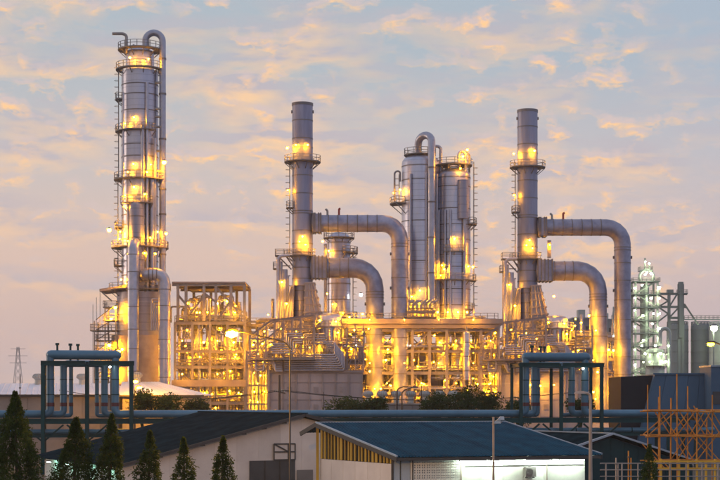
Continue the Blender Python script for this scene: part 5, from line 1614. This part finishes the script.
def far_frame():
    d = 540.0; k = d / FPX
    t = thing('conveyor_frame', (X(673, d), d, 0), 'far open steel frame with a square head tower beside the silos', 'steel structure')
    for px, top in ((669, 294), (679, 284), (682.5, 284)):
        beam('column', 'silo', t, (X(px, d), d, 0), (X(px, d), d, Z(top, d)), .9)
    MB().box((X(680.7, d), d, Z(310, d)), (4.2 * k, 2.5, 56 * k)).build('head_tower', 'silo', t, smooth=False)
    for row, a, b in ((294, 656, 687), (307, 658, 686), (318, 668, 684), (322, 668, 684)):
        beam('gantry', 'silo', t, (X(a, d), d - .3, Z(row, d)), (X(b, d), d - .3, Z(row, d)), .6, .8)
    for a, r0, b, r1 in ((657, 294, 668, 301), (668, 301, 658, 307), (658, 307, 668, 314), (668, 314, 655, 324), (669, 307, 677, 294), (669, 318, 678, 308), (684, 304, 698, 325)):
        beam('brace', 'silo', t, (X(a, d), d - .4, Z(r0, d)), (X(b, d), d - .4, Z(r1, d)), .5)
    MB().box((X(670, d), d, Z(291.5, d)), (6 * k, 2, 3.5 * k)).build('drive_house', 'silo', t, smooth=False)
    deck(t, X(677, d), X(687, d), d - 1.5, d + 1.5, Z(293, d), t=.4, m='silo')
    # catwalk over the silo tops
    deck(t, X(684, d), X(722, d), d - .8, d + .8, Z(319, d), t=.3, m='silo')
far_frame()
def silo(px, r, top, d, label, m='silo'):
    k = d / FPX; c = Vector((X(px, d), d, 0)); r *= k
    t = thing('silo', c, label, 'silo', 'far silos')
    shell(t, c, r, 0, Z(top, d), m, 'shell', dome=r * .25, seg=32)
    for i in range(5):
        ring('ring', m, t, (c.x, c.y, Z(top + 4 + 11 * i, d)), r * 1.02, .35)
    rail_mesh([(c.x + r * .95 * math.cos(R(a)), c.y + r * .95 * math.sin(R(a)), Z(top, d)) for a in range(0, 360, 20)], True, 1.4, .12).build('railing', m, t)
silo(677.5, 10.8, 326, 560, 'grey silo under the far conveyor head tower')
silo(701, 10.0, 326, 560, 'grey silo reached by the sloping conveyor arm')
silo(722, 13, 326, 552, 'pale bright tank lit by a white lamp beside the grey silos', 'pale_steel')
t = thing('far_flood_lamp', (X(713.5, 535), 535, 0), 'white floodlight on a pole against the pale tank', 'lamp')
rod('pole', 'silo', t, (X(713.5, 535), 535, 0), (X(713.5, 535), 535, Z(328, 535)), .25)
lamp(t, (X(713.5, 535), 534, Z(328.5, 535)), 'mercury', 1.2)

def far_vessel():
    d = 505.0; k = d / FPX; c = Vector((X(655, d), d, 0)); r = 9.5 * k
    t = thing('green_lit_tank', c, 'squat tank ringed with greenish lamps at the foot of the far tower', 'tank')
    shell(t, c, r, 0, Z(352, d), 'pale_steel', dome=r * .4, seg=32)
    platform(t, c, Z(353, d), r, r * 1.35)
    platform(t, c, Z(366, d), r, r * 1.3)
    pipe('swan_neck_pipe', 'pale_steel', t, [(X(659, d), d - 2, Z(346, d)), (X(659, d), d - 2, Z(329, d)), (X(668, d), d - 2, Z(329, d)), (X(668, d), d - 2, Z(375, d))][0:4], .6, 2.0, 10)
    for a in range(195, 350, 22):
        lamp(t, (c.x + r * 1.5 * math.cos(R(a)), c.y + r * 1.5 * math.sin(R(a)), Z(346 + (a % 3) * 8, d)), 'mercury', .36)
far_vessel()
def faint_tower():
    d = 600.0; k = d / FPX
    t = thing('pipe_tower', (X(617, d), d, 0), 'narrow far tower of pipes and lamps behind the bent duct', 'tower')
    for px in (613.5, 618, 623):
        beam('column', 'pale_steel', t, (X(px, d), d, 0), (X(px, d), d, Z(306 + (px - 613) * 1.5, d)), .5)
    for i in range(8):
        deck(t, X(612, d), X(625, d), d - 2, d + 2, Z(318 + i * 10, d), t=.35, m='pale_steel')
        beam('brace', 'pale_steel', t, (X(613.5 if i % 2 else 623, d), d - .4, Z(328 + i * 10, d)), (X(623 if i % 2 else 613.5, d), d - .4, Z(318 + i * 10, d)), .35)
    rod('column_shell', 'pale_steel', t, (X(616, d), d + .8, 0), (X(616, d), d + .8, Z(312, d)), 1.3, 'cyl')
    for px, py in ((614, 324), (621, 333), (615, 345), (622, 352), (616, 362), (621, 371), (612, 336)):
        lamp(t, (X(px, d), d - 2.6, Z(py, d)), 'mercury', .45)
faint_tower()
# plain far blocks between the heaters and the far plant
for px0, px1, top, d, lb in ((573, 590, 319, 470, 'plain far grey block with a rooftop cabin behind the lower duct'), (600, 612, 320, 640, 'tall narrow far block beside the narrow far pipe tower')):
    t = thing('far_block', (X((px0 + px1) / 2, d), d, 0), lb, 'building')
    w = (px1 - px0) * d / FPX
    MB().box((X((px0 + px1) / 2, d), d + 5, Z(top, d) / 2), (w, 10, Z(top, d))).build('walls', 'silo', t, smooth=False)
    block('roof_slab', 'silo', t, (X((px0 + px1) / 2, d), d + 5, Z(top, d) + .2), (w + .6, 10.6, .5))
    block('cabin', 'pale_steel', t, (X(px0 + (px1 - px0) * .6, d), d + 5, Z(top, d) + 1.6), (w * .4, 4, 2.6))
    for j in range(5):
        for i in range(3):
            block('window', 'glass_dark', t, (X(px0, d) + w * (i + .5) / 3, d - .03, Z(top + 10 + 13 * j, d)), (w * .18, .1, 1.6))
# low wood on the horizon
rnd = random.Random(11)
b = MB()
for i in range(420):
    x = rnd.uniform(-520, 520); y = rnd.uniform(1150, 2200); h = rnd.uniform(7, 14); r = rnd.uniform(5, 11)
    seg = 7
    vs = []
    for q, f in ((0, .75), (.45, 1.0), (.8, .62), (1.0, .15)):
        for j in range(seg):
            a = 2 * math.pi * j / seg + i
            vs.append((x + r * f * math.cos(a) * rnd.uniform(.75, 1.25), y + r * f * math.sin(a), h * q * rnd.uniform(.85, 1.1)))
    b.add(vs, [(u * seg + j, u * seg + (j + 1) % seg, (u + 1) * seg + (j + 1) % seg, (u + 1) * seg + j) for u in range(3) for j in range(seg)])
o = stuff(b.build('far_wood', 'hill', None))
tag(o, 'low dark wood along the horizon behind the plant', 'wood')

# ---------------------------------------------------------------- vegetation
def leaf_quads(b, p, d, n, ln, wd, rnd):
    """a shoot: n leaves spread along direction d from p"""
    d = Vector(d).normalized()
    for i in range(n):
        q = p + d * (ln * .55 * i)
        o = Vector((rnd.gauss(0, 1), rnd.gauss(0, 1), rnd.gauss(-.35, .8))).normalized()
        v = (d * .7 + o).normalized()
        s = v.cross(Vector((rnd.gauss(0, 1), rnd.gauss(0, 1), rnd.gauss(0, 1)))).normalized() * wd * rnd.uniform(.6, 1.2)
        l = v * ln * rnd.uniform(.7, 1.3)
        b.add([q - s * .3, q + l * .5 - s, q + l, q + l * .5 + s], [(0, 1, 2, 3)])

def conifer(px, top, halfw, d, label, seed, n=900):
    rnd = random.Random(seed)
    k = d / FPX
    base = Vector((X(px, d), d, 0)); h = Z(top, d); f480 = max(0.0, ((CAMZ - 80 * k) / h - .12) / .88); rb = halfw * k / (1 - f480) ** .8
    t = thing('conifer', base, label, 'tree', 'clipped conifers in a row')
    lean = rnd.uniform(-.35, .35)
    MB().tube([base, base + Vector((lean * .5, 0, h * .5)), base + Vector((lean, 0, h * .97))], [.16, .1, .03], 8).build('trunk', 'bark', t)
    b = MB()
    ph = [rnd.uniform(0, 6.28) for _ in range(6)]
    for i in range(n):
        f = rnd.random() ** .8                      # 0 at the foot of the crown, 1 at the tip
        z = h * (.12 + .88 * f)
        prof = (1 - f) ** .8 * (1.0 if f > .1 else .8 + 2 * f)
        a = rnd.uniform(0, 2 * math.pi)
        lump = 1 + .24 * math.sin(3 * a + ph[0] + f * 9) + .18 * math.sin(5 * a + ph[1] - f * 15) + .14 * math.sin(17 * f + ph[2] + a)
        rr = rb * max(.02, prof) * lump * math.sqrt(rnd.uniform(.45, 1.0))
        if rnd.random() < .08:
            rr *= 1.3
        p = base + Vector((math.cos(a) * rr + lean * f, math.sin(a) * rr, z))
        g_ = 1 - f
        leaf_quads(b, p, (math.cos(a) * (.25 + g_), math.sin(a) * (.25 + g_), rnd.uniform(-.8, .5) if f < .85 else 1.6), 3 + int(6 * g_), .12, .042, rnd)
    for i in range(5):                              # limbs
        f = .2 + .14 * i; a = i * 2.4
        b.tube([base + Vector((0, 0, h * f)), base + Vector((math.cos(a) * rb * (1 - f) * .7, math.sin(a) * rb * (1 - f) * .7, h * (f + .06)))], [.04, .015], 5)
    b.build('crown', 'needle', t, smooth=False)
TREES = [(19, 394, 22, 92, 'largest broad dark conifer at the open end of the row', 21, 6200),
         (71, 420, 18.5, 94, 'broad dark conifer next to the largest one', 22, 4800),
         (107, 416, 12.5, 95, 'tall slender conifer third from the open end of the row', 23, 3400),
         (147.5, 433, 10.5, 96, 'slim conifer with a forked tip before the warehouse gable, fourth in the row', 24, 2600),
         (185, 440, 9, 97, 'slim conifer before the warehouse gable, fifth in the row', 25, 2200),
         (220.5, 438, 9, 98, 'slim conifer closest to the sliding door of the warehouse', 26, 2200),
         (648, 447, 6.5, 99, 'small lone conifer by the scaffold', 27, 1400)]
for a in TREES:
    conifer(*a[:5], a[5], a[6])

def bush(px, row, w, hgt, d, label, seed, n=700):
    """broad-leaved tree seen low over the rack: trunk, limbs and clumps of leaves"""
    rnd = random.Random(seed); k = d / FPX
    base = Vector((X(px, d), d, 0)); top = Z(row, d); rw = w * k / 2
    t = thing('leafy_tree', base, label, 'tree', 'leafy trees behind the teal rack')
    MB().tube([base, base + Vector((.2, 0, top * .45)), base + Vector((-.1, 0, top * .75))], [.28, .2, .08], 8).build('trunk', 'bark', t)
    b = MB()
    cl = []
    for i in range(15):
        a = rnd.uniform(0, 6.28); q = rnd.uniform(0, 1)
        c = base + Vector((math.cos(a) * rw * .75 * math.sqrt(q), math.sin(a) * rw * .75 * math.sqrt(q), top - hgt * k * rnd.uniform(.12, .95) * (.35 + .65 * q)))
        cl.append((c, rw * rnd.uniform(.22, .42)))
        b.tube([base + Vector((0, 0, top * .5)), base.lerp(c, .6) + Vector((0, 0, top * .35)), c], [.1, .06, .02], 5)
    for i in range(n):
        c, r = rnd.choice(cl)
        o = Vector((rnd.gauss(0, 1), rnd.gauss(0, 1), rnd.gauss(0, .8))).normalized()
        leaf_quads(b, c + o * r * rnd.uniform(.55, 1.0), o, 4, .34, .12, rnd)
    b.build('crown', 'leaf', t, smooth=False)
for a in ((343, 403, 38, 18, 233, 'wide dark leafy tree at the corner of the panelled firebox wall', 31), (376, 401, 26, 18, 234, 'leafy tree below the duct foot lamp, before the ventilator row', 32),
          (436, 398, 34, 22, 230, 'leafy tree at the open end of the ventilator row', 33), (466, 389.5, 46, 32, 228, 'tallest dark leafy tree before the table-top structure', 34), (488, 396, 30, 26, 231, 'dark leafy tree beside the right box frame of the rack', 35),
          (142, 392, 26, 26, 231, 'leafy bush beside the orange lamps at the white sheds', 36), (165, 398, 34, 22, 233, 'low leafy bush along the hipped white shed', 37), (196, 403, 26, 16, 234, 'low leafy bush at the corner of the hipped white shed', 38), (519, 404, 26, 18, 236, 'leafy bush seen through the right box frame, close to its tallest tree', 39), (580, 402, 24, 16, 236, 'leafy bush seen through the right box frame of the rack', 40)):
    bush(*a[:6], a[6])
# weeds and clipped grass along the fence
rnd = random.Random(2); b = MB()
for i in range(2600):
    x = rnd.uniform(-45, 45); y = rnd.uniform(88, 132)
    h = rnd.uniform(.1, .45); a = rnd.uniform(0, 6.28)
    b.add([(x - .04, y, 0), (x + .04, y, 0), (x + .15 * math.cos(a), y + .15 * math.sin(a), h)], [(0, 1, 2)])
tag(stuff(b.build('grass', 'leaf', None, smooth=False)), 'rough grass on the ground before the workshop', 'grass')

# ---------------------------------------------------------------- evening haze
hz = bpy.data.materials.new('evening_haze')
hz.use_nodes = True
hn, hl = hz.node_tree.nodes, hz.node_tree.links
hn.clear()
pv = hn.new('ShaderNodeVolumePrincipled')
pv.inputs['Color'].default_value = (0.97, 0.97, 0.98, 1)
pv.inputs['Density'].default_value = 0.00014
pv.inputs['Anisotropy'].default_value = 0.35
ho = hn.new('ShaderNodeOutputMaterial')
hl.new(pv.outputs[0], ho.inputs['Volume'])
MATS['evening_haze'] = hz
stuff(MB().box((0, 800, 44), (1420, 1740, 90)).build('haze', 'evening_haze', None, smooth=False))
